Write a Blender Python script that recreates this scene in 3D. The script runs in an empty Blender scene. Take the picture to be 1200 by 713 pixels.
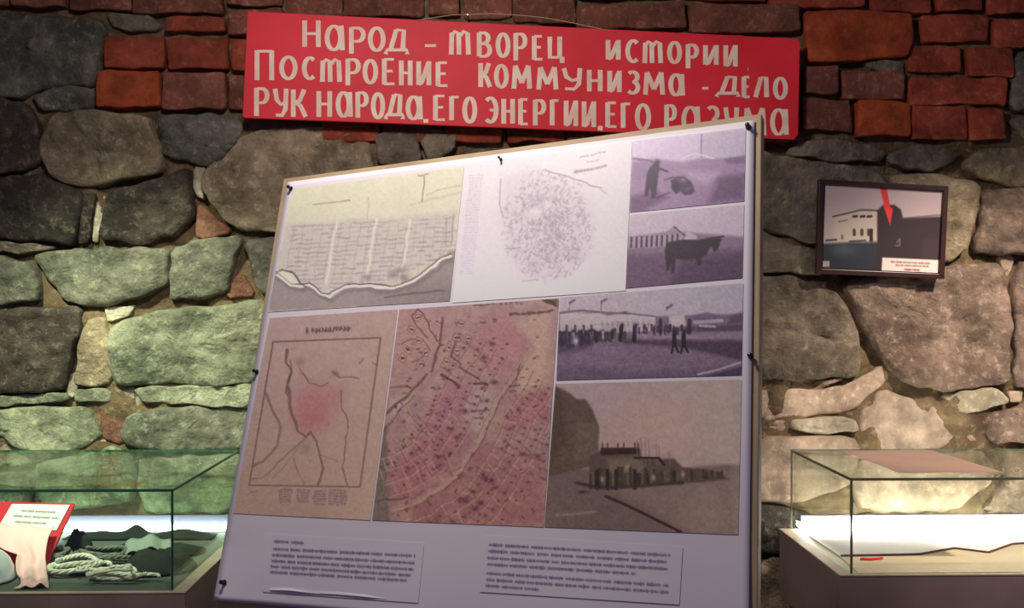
import bpy, math, random
import numpy as np
from mathutils import Vector, Matrix, noise
random.seed(7); np.random.seed(7)
C = bpy.context.scene.collection
S = bpy.context.scene

# ------------------------------------------------------------------ camera, world, lights, exposure
YAW = math.atan(28/1200)
CAM = Vector((0, -2.7, 1.5))
cd = bpy.data.cameras.new('camera'); cam = bpy.data.objects.new('camera', cd); C.objects.link(cam)
cam.location = CAM; cam.rotation_euler = (math.pi/2, 0, -YAW)
cd.lens = 36.0; cd.sensor_width = 36.0; cd.sensor_fit = 'HORIZONTAL'; cd.clip_start = 0.01
S.camera = cam
w = bpy.data.worlds.new('world'); S.world = w; w.use_nodes = True
w.node_tree.nodes['Background'].inputs[0].default_value = (0.44, 0.38, 0.64, 1)
w.node_tree.nodes['Background'].inputs[1].default_value = 0.17
def area(name, loc, target, size, power, col):
    l = bpy.data.lights.new(name, 'AREA'); l.shape = 'DISK'; l.size = size; l.energy = power; l.color = col
    o = bpy.data.objects.new(name, l); C.objects.link(o); o.location = loc
    o.rotation_euler = (Vector(target)-Vector(loc)).to_track_quat('-Z', 'Y').to_euler()
    return o
area('ceiling_lamp', (-0.30, -1.40, 2.45), (0.0, -0.6, 1.7), 0.22, 11.8, (1.0, 0.90, 0.82))
def spot(name, loc, target, deg, power, col, blend=0.9, rad=0.06):
    l = bpy.data.lights.new(name, 'SPOT'); l.spot_size = math.radians(deg); l.spot_blend = blend; l.energy = power; l.color = col; l.shadow_soft_size = rad
    o = bpy.data.objects.new(name, l); C.objects.link(o); o.location = loc
    o.rotation_euler = (Vector(target)-Vector(loc)).to_track_quat('-Z', 'Y').to_euler(); return o
spot('added_left_spot', (-1.15, -1.15, 2.55), (-0.86, 0.0, 1.02), 43, 240, (0.90, 1.0, 0.72))  # added greenish lamp to brighten the lower left wall; no visible source
spot('added_right_spot', (1.55, -1.15, 2.55), (1.16, 0.0, 1.00), 45, 185, (1.0, 0.84, 0.69))  # added warm lamp for the lower right wall, likewise without a visible source
LED_LEFT = ((0.84, 1.0, 0.90), 11.0)
LED_RIGHT = ((1.0, 0.94, 0.90), 70.0)
S.view_settings.view_transform = 'Standard'; S.view_settings.look = 'None'
S.view_settings.gamma = 1; S.view_settings.use_curve_mapping = False
S.view_settings.exposure = 0.0

# ------------------------------------------------------------------ helpers
def ray(px, py):
    dx = (px-600)/1200; dz = -(py-356.5)/1200
    return Vector((dx*math.cos(YAW)+math.sin(YAW), -dx*math.sin(YAW)+math.cos(YAW), dz))
def at(px, py, Y):
    r = ray(px, py); return CAM + r*((Y-CAM.y)/r.y)
def atz(px, py, Z):
    r = ray(px, py); return CAM + r*((Z-CAM.z)/r.z)
def lin(c):
    c = np.asarray(c, float)/255.0
    return np.where(c <= 0.04045, c/12.92, ((c+0.055)/1.055)**2.4)
def mesh_obj(name, verts, faces, m=None, parent=None, smooth=False, loc=None, kind=None, label=None):
    me = bpy.data.meshes.new(name); 
    if loc is not None: verts = [Vector(v)-Vector(loc) for v in verts]
    me.from_pydata([tuple(v) for v in verts], [], faces)
    me.validate()
    if smooth: me.polygons.foreach_set('use_smooth', [True]*len(me.polygons))
    if m: me.materials.append(m)
    o = bpy.data.objects.new(name, me); C.objects.link(o)
    if loc is not None: o.location = loc
    if parent:
        o.parent = parent
        if parent.type == 'EMPTY' or True:
            base = Vector((0, 0, 0)); p = parent
            while p: base += p.location; p = p.parent
            if loc is None: o.location = -base
            else: o.location = Vector(loc)-base
    if kind: o['kind'] = kind
    if label: o['label'] = label
    return o
def tag(o, label, cat, group=None, kind=None):
    o['label'] = label; o['category'] = cat
    if group: o['group'] = group
    if kind: o['kind'] = kind
    return o
def thing(name, loc, label, cat, group=None):
    o = bpy.data.objects.new(name, None); C.objects.link(o); o.location = loc; o.empty_display_size = 0.05
    return tag(o, label, cat, group)
class MB:
    def __init__(s): s.v = []; s.f = []
    def add(s, v, f):
        n = len(s.v); s.v += [Vector(a) for a in v]; s.f += [tuple(i+n for i in q) for q in f]
    def box(s, a, b, M=None):
        x0, y0, z0 = a; x1, y1, z1 = b
        v = [(x0,y0,z0),(x1,y0,z0),(x1,y1,z0),(x0,y1,z0),(x0,y0,z1),(x1,y0,z1),(x1,y1,z1),(x0,y1,z1)]
        if M is not None: v = [M @ Vector(p) for p in v]
        s.add(v, [(0,3,2,1),(4,5,6,7),(0,1,5,4),(1,2,6,5),(2,3,7,6),(3,0,4,7)])
    def beam(s, a, b, wx, wy, up=Vector((0,0,1))):
        a = Vector(a); b = Vector(b); d = (b-a).normalized(); x = d.cross(up)
        if x.length < 1e-4: x = Vector((1,0,0))
        x.normalize(); y = x.cross(d).normalized()
        v = [p+x*sx*wx/2+y*sy*wy/2 for p in (a, b) for sx, sy in ((-1,-1),(1,-1),(1,1),(-1,1))]
        s.add(v, [(0,1,2,3),(7,6,5,4),(0,4,5,1),(1,5,6,2),(2,6,7,3),(3,7,4,0)])
    def tube(s, pts, r, n=7, closed=False):
        pts = [Vector(p) for p in pts]; N = len(pts); rings = []
        for i, p in enumerate(pts):
            if closed: t = pts[(i+1) % N]-pts[i-1]
            else: t = pts[min(i+1, N-1)]-pts[max(i-1, 0)]
            t.normalize(); u = t.cross(Vector((0,0,1)))
            if u.length < 1e-3: u = t.cross(Vector((1,0,0)))
            u.normalize(); q = u.cross(t)
            rr = r[i] if hasattr(r, '__len__') else r
            rings.append([p+(u*math.cos(a)+q*math.sin(a))*rr for a in [2*math.pi*k/n for k in range(n)]])
        v = [x for g in rings for x in g]; f = []
        for i in range(N if closed else N-1):
            j = (i+1) % N
            for k in range(n): f.append((i*n+k, i*n+(k+1) % n, j*n+(k+1) % n, j*n+k))
        if not closed: f += [tuple(range(n))[::-1], tuple((N-1)*n+k for k in range(n))]
        s.add(v, f)
    def lathe(s, prof, n=24, M=None):
        v = []; f = []
        for r, z in prof:
            for k in range(n):
                p = Vector((r*math.cos(2*math.pi*k/n), r*math.sin(2*math.pi*k/n), z)); v.append(M @ p if M is not None else p)
        for i in range(len(prof)-1):
            for k in range(n): f.append((i*n+k, i*n+(k+1) % n, (i+1)*n+(k+1) % n, (i+1)*n+k))
        s.add(v, f)
    def build(s, name, m, parent=None, smooth=False, **k): return mesh_obj(name, s.v, s.f, m, parent, smooth, **k)
def bevel(o, wd=0.002, seg=2):
    b = o.modifiers.new('bevel', 'BEVEL'); b.width = wd; b.segments = seg; b.limit_method = 'ANGLE'; return o

# ------------------------------------------------------------------ materials
def mat(name, col, rough=0.6, metal=0.0, noise_amt=0.0, nscale=20, bump=0.0, bscale=60, col2=None, emit=None, spec=0.5):
    m = bpy.data.materials.new(name); m.use_nodes = True; nt = m.node_tree; b = nt.nodes['Principled BSDF']
    c = tuple(lin(col)); b.inputs['Base Color'].default_value = (*c, 1)
    b.inputs['Roughness'].default_value = rough; b.inputs['Metallic'].default_value = metal
    b.inputs['Specular IOR Level'].default_value = spec
    tc = nt.nodes.new('ShaderNodeTexCoord')
    if noise_amt or col2 is not None:
        n = nt.nodes.new('ShaderNodeTexNoise'); n.inputs['Scale'].default_value = nscale; n.inputs['Detail'].default_value = 6
        nt.links.new(tc.outputs['Object'], n.inputs['Vector'])
        r = nt.nodes.new('ShaderNodeValToRGB'); r.color_ramp.elements[0].position = 0.35; r.color_ramp.elements[1].position = 0.65
        c2 = tuple(lin(col2)) if col2 is not None else tuple(x*(1-noise_amt) for x in c)
        r.color_ramp.elements[0].color = (*c2, 1); r.color_ramp.elements[1].color = (*c, 1)
        nt.links.new(n.outputs['Fac'], r.inputs[0]); nt.links.new(r.outputs[0], b.inputs['Base Color'])
    if bump:
        n = nt.nodes.new('ShaderNodeTexNoise'); n.inputs['Scale'].default_value = bscale; n.inputs['Detail'].default_value = 5
        nt.links.new(tc.outputs['Object'], n.inputs['Vector'])
        bp = nt.nodes.new('ShaderNodeBump'); bp.inputs['Strength'].default_value = bump; bp.inputs['Distance'].default_value = 0.004
        nt.links.new(n.outputs['Fac'], bp.inputs['Height']); nt.links.new(bp.outputs[0], b.inputs['Normal'])
    if emit:
        b.inputs['Emission Color'].default_value = (*emit[0], 1); b.inputs['Emission Strength'].default_value = emit[1]
    return m
def stone_mat(name, ca, cb, cc, bump=0.6, big=5.0, rough=0.85):
    """three-colour weathered stone: broad mottling, fine grain, scattered pale lichen; every object shifted by its random value"""
    m = bpy.data.materials.new(name); m.use_nodes = True; nt = m.node_tree; N = nt.nodes; L = nt.links
    b = N['Principled BSDF']; b.inputs['Roughness'].default_value = rough; b.inputs['Specular IOR Level'].default_value = 0.25
    g = N.new('ShaderNodeNewGeometry'); oi = N.new('ShaderNodeObjectInfo')
    def noi(sc, det, rg=0.6):
        n = N.new('ShaderNodeTexNoise'); n.inputs['Scale'].default_value = sc; n.inputs['Detail'].default_value = det
        n.inputs['Roughness'].default_value = rg; L.new(g.outputs['Position'], n.inputs['Vector']); return n
    def ramp(src, p0, p1, a, c):
        r = N.new('ShaderNodeValToRGB'); r.color_ramp.elements[0].position = p0; r.color_ramp.elements[1].position = p1
        r.color_ramp.elements[0].color = a; r.color_ramp.elements[1].color = c; L.new(src, r.inputs[0]); return r
    A, B, D = [(*tuple(lin(x)), 1) for x in (ca, cb, cc)]
    n1 = noi(big, 5); r1 = ramp(n1.outputs['Fac'], 0.36, 0.64, A, B)
    n2 = noi(46, 7, 0.7); r2 = ramp(n2.outputs['Fac'], 0.52, 0.72, (0,0,0,1), (1,1,1,1))
    mx = N.new('ShaderNodeMix'); mx.data_type = 'RGBA'; L.new(r2.outputs[0], mx.inputs[0]); L.new(r1.outputs[0], mx.inputs[6]); mx.inputs[7].default_value = D
    n3 = noi(14, 6, 0.65); r3 = ramp(n3.outputs['Fac'], 0.35, 0.65, (0.55,0.55,0.55,1), (1.25,1.25,1.25,1))
    m2 = N.new('ShaderNodeMix'); m2.data_type = 'RGBA'; m2.blend_type = 'MULTIPLY'; m2.inputs[0].default_value = 1
    L.new(mx.outputs[2], m2.inputs[6]); L.new(r3.outputs[0], m2.inputs[7])
    mr = N.new('ShaderNodeMapRange'); mr.inputs[3].default_value = 0.78; mr.inputs[4].default_value = 1.18; L.new(oi.outputs['Random'], mr.inputs[0])
    m3 = N.new('ShaderNodeVectorMath'); m3.operation = 'SCALE'; L.new(m2.outputs[2], m3.inputs[0]); L.new(mr.outputs[0], m3.inputs['Scale'])
    L.new(m3.outputs[0], b.inputs['Base Color'])
    n4 = noi(30, 9, 0.68); n5 = noi(9, 4)
    ad = N.new('ShaderNodeMath'); ad.operation = 'MULTIPLY_ADD'; L.new(n5.outputs['Fac'], ad.inputs[0]); ad.inputs[1].default_value = 1.5; L.new(n4.outputs['Fac'], ad.inputs[2])
    bp = N.new('ShaderNodeBump'); bp.inputs['Strength'].default_value = min(1, bump*1.35); bp.inputs['Distance'].default_value = 0.020
    L.new(ad.outputs[0], bp.inputs['Height']); L.new(bp.outputs[0], b.inputs['Normal'])
    return m
ST = {
 'slate': stone_mat('slate_stone', (78,75,67), (120,116,104), (156,150,136)),
 'dark':  stone_mat('dark_stone', (50,44,40), (84,74,64), (122,114,96)),
 'green': stone_mat('grey_green_stone', (96,98,84), (136,134,114), (172,170,144)),
 'pale':  stone_mat('pale_granite', (132,136,112), (176,176,146), (206,206,178), bump=0.8),
 'brown': stone_mat('brown_stone', (130,114,90), (168,150,122), (194,182,154)),
 'pink':  stone_mat('pinkish_stone', (110,92,80), (156,134,118), (190,168,150)),
 'grey':  stone_mat('grey_stone', (106,95,82), (140,126,108), (166,152,132)),
 'rust':  stone_mat('rusty_stone', (110,72,56), (140,98,78), (160,124,104)),
 'plaster': stone_mat('lime_mortar', (150,140,118), (194,184,160), (212,206,186), bump=0.35),
 'smooth': stone_mat('smoothed_mortar', (150,128,110), (188,168,148), (204,188,168), bump=0.2),
 'brick': stone_mat('red_brick', (134,58,40), (160,74,52), (176,100,76), bump=0.3),
 'brickdull': stone_mat('dull_brick', (112,66,52), (140,84,68), (168,122,104), bump=0.35),
 'orange': stone_mat('orange_brick', (160,66,34), (180,84,46), (170,96,66), bump=0.3),
}
mortar_m = stone_mat('wall_mortar', (96,78,58), (136,116,86), (158,144,112), bump=0.5)
wood_tan = mat('plywood', (190,166,130), 0.6, noise_amt=0.25, nscale=12, bump=0.1)
wood_dark = mat('dark_wood', (74,52,34), 0.55, noise_amt=0.35, nscale=18, bump=0.15)
case_wood = mat('case_board', (150,128,122), 0.5, noise_amt=0.2, nscale=9)
rim_wood = mat('case_rim', (190,176,150), 0.5, noise_amt=0.15, nscale=20)
case_floor = mat('case_lining', (205,205,196), 0.7)
grey_lining = mat('grey_case_lining', (96,104,98), 0.7, noise_amt=0.15, nscale=8)
paper = mat('poster_paper', (238,232,240), 0.42, noise_amt=0.05, nscale=4)
black_plastic = mat('black_plastic', (22,22,26), 0.25)
steel = mat('steel', (150,150,150), 0.3, 1.0)
red_paint = mat('banner_red', (244,42,60), 0.6, col2=(224,28,44), nscale=5)
cream_paint = mat('cream_lettering', (255,236,214), 0.6, col2=(248,208,186), nscale=22)
frame_m = mat('dark_frame', (56,32,28), 0.35, noise_amt=0.2)
def glass_mat(name, tint):
    m = bpy.data.materials.new(name); m.use_nodes = True; nt = m.node_tree; N = nt.nodes; L = nt.links
    N.remove(N['Principled BSDF']); out = N['Material Output']
    t = N.new('ShaderNodeBsdfTransparent'); t.inputs[0].default_value = (*tint, 1)
    g = N.new('ShaderNodeBsdfGlossy'); g.inputs['Roughness'].default_value = 0.02; g.inputs[0].default_value = (0.9,1,0.95,1)
    lw = N.new('ShaderNodeLayerWeight'); lw.inputs[0].default_value = 0.5
    pw = N.new('ShaderNodeMath'); pw.operation = 'POWER'; L.new(lw.outputs['Facing'], pw.inputs[0]); pw.inputs[1].default_value = 4.5
    fr = N.new('ShaderNodeMath'); fr.operation = 'MULTIPLY_ADD'; L.new(pw.outputs[0], fr.inputs[0]); fr.inputs[1].default_value = 0.55; fr.inputs[2].default_value = 0.035
    mx = N.new('ShaderNodeMixShader'); L.new(fr.outputs[0], mx.inputs[0]); L.new(t.outputs[0], mx.inputs[1]); L.new(g.outputs[0], mx.inputs[2])
    L.new(mx.outputs[0], out.inputs[0]); return m
glass_left = glass_mat('green_glass', (0.945, 0.985, 0.955)); glass_right = glass_mat('clear_glass', (0.96, 0.98, 0.95))
edge_left = mat('green_glass_edge', (22,84,62), 0.15); edge_right = mat('grey_glass_edge', (86,92,80), 0.15)

# ------------------------------------------------------------------ stone wall
def chaikin(P, it=1, cf=.16):
    for _ in range(it):
        Q = []
        for i in range(len(P)):
            a = P[i]; b = P[(i+1) % len(P)]
            Q += [(a[0]*(1-cf)+b[0]*cf, a[1]*(1-cf)+b[1]*cf), (a[0]*cf+b[0]*(1-cf), a[1]*cf+b[1]*(1-cf))]
        P = Q
    return P
def resample(P, step):
    Q = []
    for i in range(len(P)):
        a = P[i]; b = P[(i+1) % len(P)]; d = math.hypot(b[0]-a[0], b[1]-a[1]); n = max(1, int(round(d/step)))
        for k in range(n): Q.append((a[0]+(b[0]-a[0])*k/n, a[1]+(b[1]-a[1])*k/n))
    return Q
WALLPARTS = []
def piece(kind, poly, style, proud=0.045, rough=1.0, seed=None, label=None):
    """one stone or brick from its outline on the wall; poly in photograph pixels of the wall plane"""
    sd = seed if seed is not None else random.random()*100
    brick = kind == 'brick'
    P = chaikin(poly, 1, .05 if brick else .14); P = resample(P, 6)
    gx = sum(p[0] for p in P)/len(P); gy = sum(p[1] for p in P)/len(P); W_ = max(p[0] for p in P)-min(p[0] for p in P); H_ = max(p[1] for p in P)-min(p[1] for p in P)
    if not brick: P = [(gx+(x-gx)*(1+2.6/W_), gy+(y-gy)*(1+2.6/H_)) for x, y in P]
    pts = []
    for (x, y) in P:
        q = at(x, y, -0.03)
        a = noise.noise(Vector((q.x*22, q.z*22, sd)))*(0.004 if brick else 0.009)
        b = noise.noise(Vector((q.x*22, q.z*22, sd+31)))*(0.005 if brick else 0.009)
        pts.append((q.x+a, q.z+b))
    n = len(pts); cx = sum(p[0] for p in pts)/n; cz = sum(p[1] for p in pts)/n
    tx = (random.random()-.5)*(0.03 if brick else 0.10); tz = (random.random()-.5)*(0.03 if brick else 0.12)
    size = max(max(p[0] for p in pts)-min(p[0] for p in pts), 0.05)
    if brick: rings = [(1, None), (1, 0.72), (.985, .95), (.95, 1), (.8, 1.01), (.55, 1.01), (.28, 1.01)]
    else: rings = [(1, None), (1.0, 0.40), (.985, .74), (.96, .88), (.92, .95), (.86, 1), (.78, 1), (.69, 1), (.6, 1), (.5, 1), (.4, 1), (.3, 1), (.2, 1), (.1, 1)]
    V = []; F = []
    def dep(x, z, h):
        if h is None: return 0.05
        q = Vector((x*9, z*9, sd)); q2 = Vector((x*34, z*34, sd))
        amp = (0.004 if brick else 0.012)*rough*min(1, h+0.2)
        q3 = Vector((x*5+sd, z*15, sd)); ledge = 0 if brick else 0.007*rough*max(0, 0.35-abs(noise.noise(q3)))*(1 if h > .9 else .3)
        chip = 0 if brick else 0.5*amp*(noise.cell(Vector((x*17+0.3*noise.noise(q2), z*17, sd)))-.5)*(1 if h > .8 else 0)
        return -(proud*h) - amp*noise.noise(q) - amp*0.6*noise.noise(q2) + ledge - chip*0.6 + (x-cx)*tx*h + (z-cz)*tz*h
    for s, h in rings:
        for (x, z) in pts:
            X = cx+(x-cx)*s; Z = cz+(z-cz)*s; V.append((X, dep(X, Z, h), Z))
    V.append((cx, dep(cx, cz, 1), cz))
    for i in range(len(rings)-1):
        for k in range(n): F.append((i*n+k, (i+1)*n+k, (i+1)*n+(k+1) % n, i*n+(k+1) % n)[::-1])
    L = (len(rings)-1)*n
    for k in range(n): F.append((L+k, L+(k+1) % n, len(V)-1))
    o = mesh_obj(kind, V, F, ST[style], WALL, smooth=True, loc=Vector((cx, 0, cz)), label=label)
    xs = [p[0] for p in poly]; ys = [p[1] for p in poly]
    WALLPARTS.append((min(xs), min(ys), max(xs), max(ys), poly))
    return o
# mortar bed of the wall
def mortar():
    x0, x1, z0, z1 = -2.6, 2.7, 0.0, 2.75; nx, nz = 330, 172; V = []; F = []
    for j in range(nz+1):
        for i in range(nx+1):
            x = x0+(x1-x0)*i/nx; z = z0+(z1-z0)*j/nz
            d = -0.012 + 0.022*noise.noise(Vector((x*6, z*6, 3))) + 0.012*noise.noise(Vector((x*23, z*23, 9)))
            d -= 0.012*math.exp(-((x-1.1)/.38)**2-((z-1.18)/.14)**2) + 0.008*math.exp(-((x+1.0)/.35)**2-((z-1.25)/.2)**2); V.append((x, min(d, 0.045), z))
    for j in range(nz):
        for i in range(nx):
            a = j*(nx+1)+i; F.append((a, a+1, a+nx+2, a+nx+1))
    n = len(V)
    V += [(x0, 0.25, z0), (x1, 0.25, z0), (x1, 0.25, z1), (x0, 0.25, z1)]
    F.append((n+1, n, n+3, n+2))
    o = mesh_obj('wall_back', V, F, mortar_m, smooth=True); o['kind'] = 'structure'
    o['label'] = 'rough old wall of grey rubble stones under courses of red brick'
    return o
WALL = mortar()
stones = [
 ('slate', 1.0, [(-34,16),(10,18),(60,18),(115,25),(127,36),(121,60),(113,86),(108,100),(60,103),(30,113),(0,114),(-34,110)]),
 ('slate', .8, [(38,114),(60,105),(95,104),(111,106),(108,125),(80,131),(48,127)]),
 ('dark', .9, [(-34,116),(0,116),(30,120),(46,145),(47,195),(0,203),(-34,200)]),
 ('brown', 1.1, [(55,138),(80,132),(130,131),(175,138),(186,165),(192,200),(150,211),(110,218),(80,215),(58,205),(49,180)]),
 ('slate', .9, [(188,140),(215,133),(250,134),(283,139),(279,165),(262,185),(240,192),(205,188),(190,178)]),
 ('brown', 1.5, [(285,158),(310,150),(380,148),(432,152),(438,190),(440,240),(400,260),(330,272),(280,270),(253,248),(236,220),(238,200),(262,178)]),
 ('dark', 1.0, [(-34,210),(20,207),(50,205),(75,215),(97,228),(93,250),(90,287),(60,284),(0,278),(-34,275)]),
 ('dark', .5, [(97,228),(112,227),(108,255),(105,280),(92,286)]),
 ('dark', 1.1, [(125,227),(150,218),(195,209),(222,197),(225,225),(226,257),(205,275),(175,286),(125,284),(118,268)]),
 ('rust', .5, [(228,238),(250,250),(270,270),(240,280),(228,276)]),
 ('green', .9, [(203,292),(235,281),(283,277),(276,310),(265,343),(230,350),(200,352),(200,330)]),
 ('green', 1.0, [(38,300),(70,293),(120,291),(165,291),(200,292),(199,320),(196,336),(170,346),(130,358),(95,357),(75,350),(50,325)]),
 ('green', .9, [(-34,300),(0,300),(30,306),(42,318),(47,335),(44,350),(0,357),(-34,358)]),
 ('grey', .5, [(-34,284),(20,284),(70,289),(30,297),(-34,294)]),
 ('slate', .8, [(287,280),(330,280),(326,320),(312,345),(302,338)]),
 ('rust', .2, [(268,325),(282,318),(300,348),(262,350)]),
 ('dark', 1.2, [(-34,365),(0,366),(50,360),(95,360),(95,385),(88,412),(81,440),(75,458),(0,461),(-34,461)]),
 ('pale', .7, [(-34,464),(30,463),(76,461),(82,469),(40,473),(0,476),(-34,478)]),
 ('brown', .7, [(97,388),(108,372),(121,372),(127,400),(132,448),(110,454),(85,450),(90,415)]),
 ('pale', 1.2, [(126,387),(150,373),(190,363),(250,359),(312,352),(306,400),(301,450),(240,452),(200,450),(160,452),(138,450),(130,420)]),
 ('pale', .8, [(158,456),(200,454),(299,452),(297,476),(240,474),(200,473),(168,472)]),
 ('pale', .3, [(86,458),(130,457),(127,471),(86,469)]),
 ('pale', .9, [(-34,481),(30,478),(85,478),(108,480),(113,500),(118,510),(100,524),(80,533),(30,529),(0,512),(-34,508)]),
 ('rust', .2, [(115,482),(125,492),(145,495),(142,522),(120,514)]),
 ('green', .9, [(150,486),(180,480),(240,478),(292,478),(292,505),(290,526),(200,530),(150,522),(142,508)]),
 ('brown', .3, [(-34,515),(0,516),(25,527),(38,545),(-34,550)]),
 ('pale', 1.0, [(45,540),(100,537),(128,524),(155,534),(160,560),(150,590),(60,600),(40,570)]),
 ('pale', 1.0, [(165,536),(230,534),(285,533),(292,570),(270,600),(175,602),(160,575)]),
 ('green', 1.0, [(-34,555),(34,555),(38,590),(20,606),(-34,606)]),
 ('grey', .8, [(442,160),(462,154),(486,156),(496,186),(470,196),(442,192)]),
 ('grey', .8, [(490,154),(520,151),(538,153),(532,175),(515,184),(500,184)]),
 ('grey', .8, [(925,172),(955,164),(1000,166),(1036,179),(1030,192),(1010,189),(985,190),(950,187),(925,182)]),
 ('grey', .8, [(1040,180),(1080,169),(1128,178),(1110,194),(1090,202),(1060,198),(1043,193)]),
 ('grey', 1.0, [(884,176),(925,185),(985,193),(1030,200),(1046,225),(1020,266),(960,284),(930,280),(893,266),(884,262)]),
 ('brown', 1.0, [(1046,205),(1100,205),(1150,215),(1145,250),(1135,290),(1110,308),(1060,300),(1030,270),(1048,235)]),
 ('brown', .8, [(1130,192),(1150,176),(1200,170),(1236,174),(1236,214),(1190,218),(1148,210)]),
 ('pink', 1.0, [(1152,226),(1180,222),(1236,222),(1236,298),(1180,298),(1140,295),(1148,260)]),
 ('grey', .9, [(884,270),(930,286),(960,296),(966,322),(930,320),(884,318)]),
 ('grey', 1.2, [(884,326),(930,324),(975,340),(1003,383),(1009,420),(1004,440),(960,446),(884,444)]),
 ('pink', 1.4, [(985,331),(1040,320),(1110,314),(1180,305),(1185,340),(1183,400),(1182,448),(1120,458),(1070,454),(1040,430),(1015,385)]),
 ('pink', .9, [(1190,308),(1236,305),(1236,455),(1188,452)]),
 ('smooth', .2, [(884,458),(960,458),(1000,450),(1033,428),(1040,450),(1010,474),(985,486),(884,494)]),
 ('smooth', .3, [(1010,482),(1035,456),(1080,470),(1130,490),(1145,520),(1060,532),(1008,520)]),
 ('plaster', .6, [(1098,464),(1160,454),(1188,470),(1150,481),(1130,484)]),
 ('plaster', .8, [(930,492),(1000,489),(1005,505),(960,509),(925,502)]),
 ('smooth', 1.0, [(884,512),(1000,513),(1008,530),(990,575),(930,590),(884,585)]),
 ('pink', .7, [(1155,487),(1236,468),(1236,520),(1162,518)]),
 ('smooth', .9, [(1000,542),(1080,538),(1150,526),(1170,560),(1120,600),(1010,598),(995,570)]),
 ('pink', .9, [(1176,528),(1236,526),(1236,600),(1150,600),(1176,566)]),
 ('dark', .7, [(884,592),(930,596),(960,612),(940,650),(884,648)]),  # dark stone colour stands in for shade low on the wall
 ('grey', .6, [(127,18),(150,16),(175,20),(193,28),(180,35),(135,33)]),
 ('grey', .3, [(1012,74),(1030,71),(1060,71),(1060,86),(1030,84)]),
 ('slate', .9, [(1188,62),(1236,58),(1236,128),(1184,130)]),
 ('grey', .9, [(1182,138),(1236,134),(1236,166),(1200,166)]),
]
for st, r, poly in stones: piece('stone', poly, st, proud=0.02+0.028*min(r, 1.1), rough=r)
def B(x0, y0, x1, y1, st='brick', sl=0.0, proud=None):
    g = 1.0
    j = lambda: random.uniform(-1.8, 1.8)
    piece('brick', [(x0+g+j(), y0+g+j()), ((x0+x1)/2, (y0)+g+j()+sl/2), (x1-g+j(), y0+g+j()+sl), (x1-g+j(), y1-g+j()+sl), ((x0+x1)/2, y1-g+j()+sl/2), (x0+g+j(), y1-g+j())],
          st, proud=proud or random.uniform(0.034, 0.048), rough=1)
bl = [(-60,-14,12,10,'brickdull'),(13,-12,80,10,'brickdull'),(81,-12,154,13,'brickdull'),(155,-14,262,17,'brickdull'),
 (195,20,265,40,'brick'),(122,41,195,81,'brick'),(195,43,268,83,'brick'),(113,83,189,128,'orange'),(190,85,266,129,'brickdull'),
 (268,10,334,42,'brickdull'),(269,45,340,84,'brick'),(267,87,340,130,'brickdull'),
 (264,-16,334,8,'brickdull'),(335,-14,402,22,'brickdull'),(403,-14,500,22,'brickdull'),(501,-14,541,20,'brickdull'),(542,-14,600,24,'brickdull'),(601,-14,675,28,'brickdull'),
 (676,3,804,36,'brickdull'),(676,-20,804,0,'brickdull'),(805,4,938,40,'brickdull'),(805,-22,898,2,'brick'),(900,-14,1016,10,'brick'),
 (1019,-12,1089,17,'brick'),(1095,-12,1152,15,'brick'),(1154,-12,1236,18,'brick'),
 (1078,17,1159,50,'brick'),(1163,23,1236,57,'brick'),(1063,53,1127,87,'brick'),(1132,56,1186,90,'brick'),(1064,90,1181,125,'brick'),
 (940,78,982,112,'brickdull'),(985,84,1062,118,'brickdull'),(940,115,998,155,'brickdull'),(1002,119,1066,161,'orange'),(1067,123,1133,164,'brick'),(1134,127,1177,166,'brick')]
for b in bl: B(*b[:4], b[4])
piece('brick', [(941,14),(1000,13),(1066,18),(1069,42),(1062,67),(1020,70),(985,75),(944,73)], 'orange', proud=0.05)
# courses that the banner and the display board cover, and beyond the frame (a step aside would show them)
y = 42
for row in range(4):
    x = 342 + (row % 2)*34
    while x < 936:
        x1 = min(x+72, 938)
        if x1-x > 20: B(x, y, x1-2, y+30, random.choice(['brick', 'brickdull']))
        x = x1
    y += 32
def free(poly):
    xs = [p[0] for p in poly]; ys = [p[1] for p in poly]; a, b, c, d = min(xs), min(ys), max(xs), max(ys)
    return a, b, c, d
def rows(x0, x1, y0, y1, hmin, hmax, styles, wmin=1.0, wmax=2.3):
    y = y0
    while y < y1-14:
        h = min(random.uniform(hmin, hmax), y1-y)
        if y1-(y+h) < 20: h = y1-y
        x = x0
        while x < x1-10:
            wd = random.uniform(wmin, wmax)*h
            if x1-(x+wd) < 0.7*h: wd = x1-x
            g = 2.5; k = lambda s=5: random.uniform(-s, s)
            p = [(x+g, y+h*.5+k()), (x+g+4+abs(k()), y+g+abs(k(3))), (x+wd*.5+k(), y+g), (x+wd-g-4-abs(k()), y+g+abs(k(3))), (x+wd-g, y+h*.5+k()),
                 (x+wd-g-3-abs(k()), y+h-g-abs(k(3))), (x+wd*.5, y+h-g), (x+g+3+abs(k()), y+h-g-abs(k(3)))]
            piece('stone', p, random.choice(styles), rough=random.uniform(.6, 1.2), proud=random.uniform(0.03, 0.048))
            x += wd
        y += h
rows(541, 883, 170, 272, 44, 62, ['grey', 'brown', 'slate'])
rows(442, 540, 198, 272, 60, 74, ['brown', 'dark'])
rows(334, 883, 274, 600, 60, 92, ['slate', 'green', 'brown', 'grey'])
rows(294, 333, 353, 600, 80, 90, ['green', 'brown'], .4, .5)
rows(-34, 333, 607, 1012, 62, 92, ['green', 'slate', 'dark'])
rows(334, 883, 601, 1012, 62, 92, ['slate', 'dark', 'grey'])
rows(884, 1236, 650, 1012, 62, 92, ['pink', 'grey', 'brown'])
rows(962, 1236, 602, 648, 46, 46, ['pink', 'grey'])
rows(-560, -36, 16, 1012, 70, 110, ['slate', 'green', 'dark', 'brown'])
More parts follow.
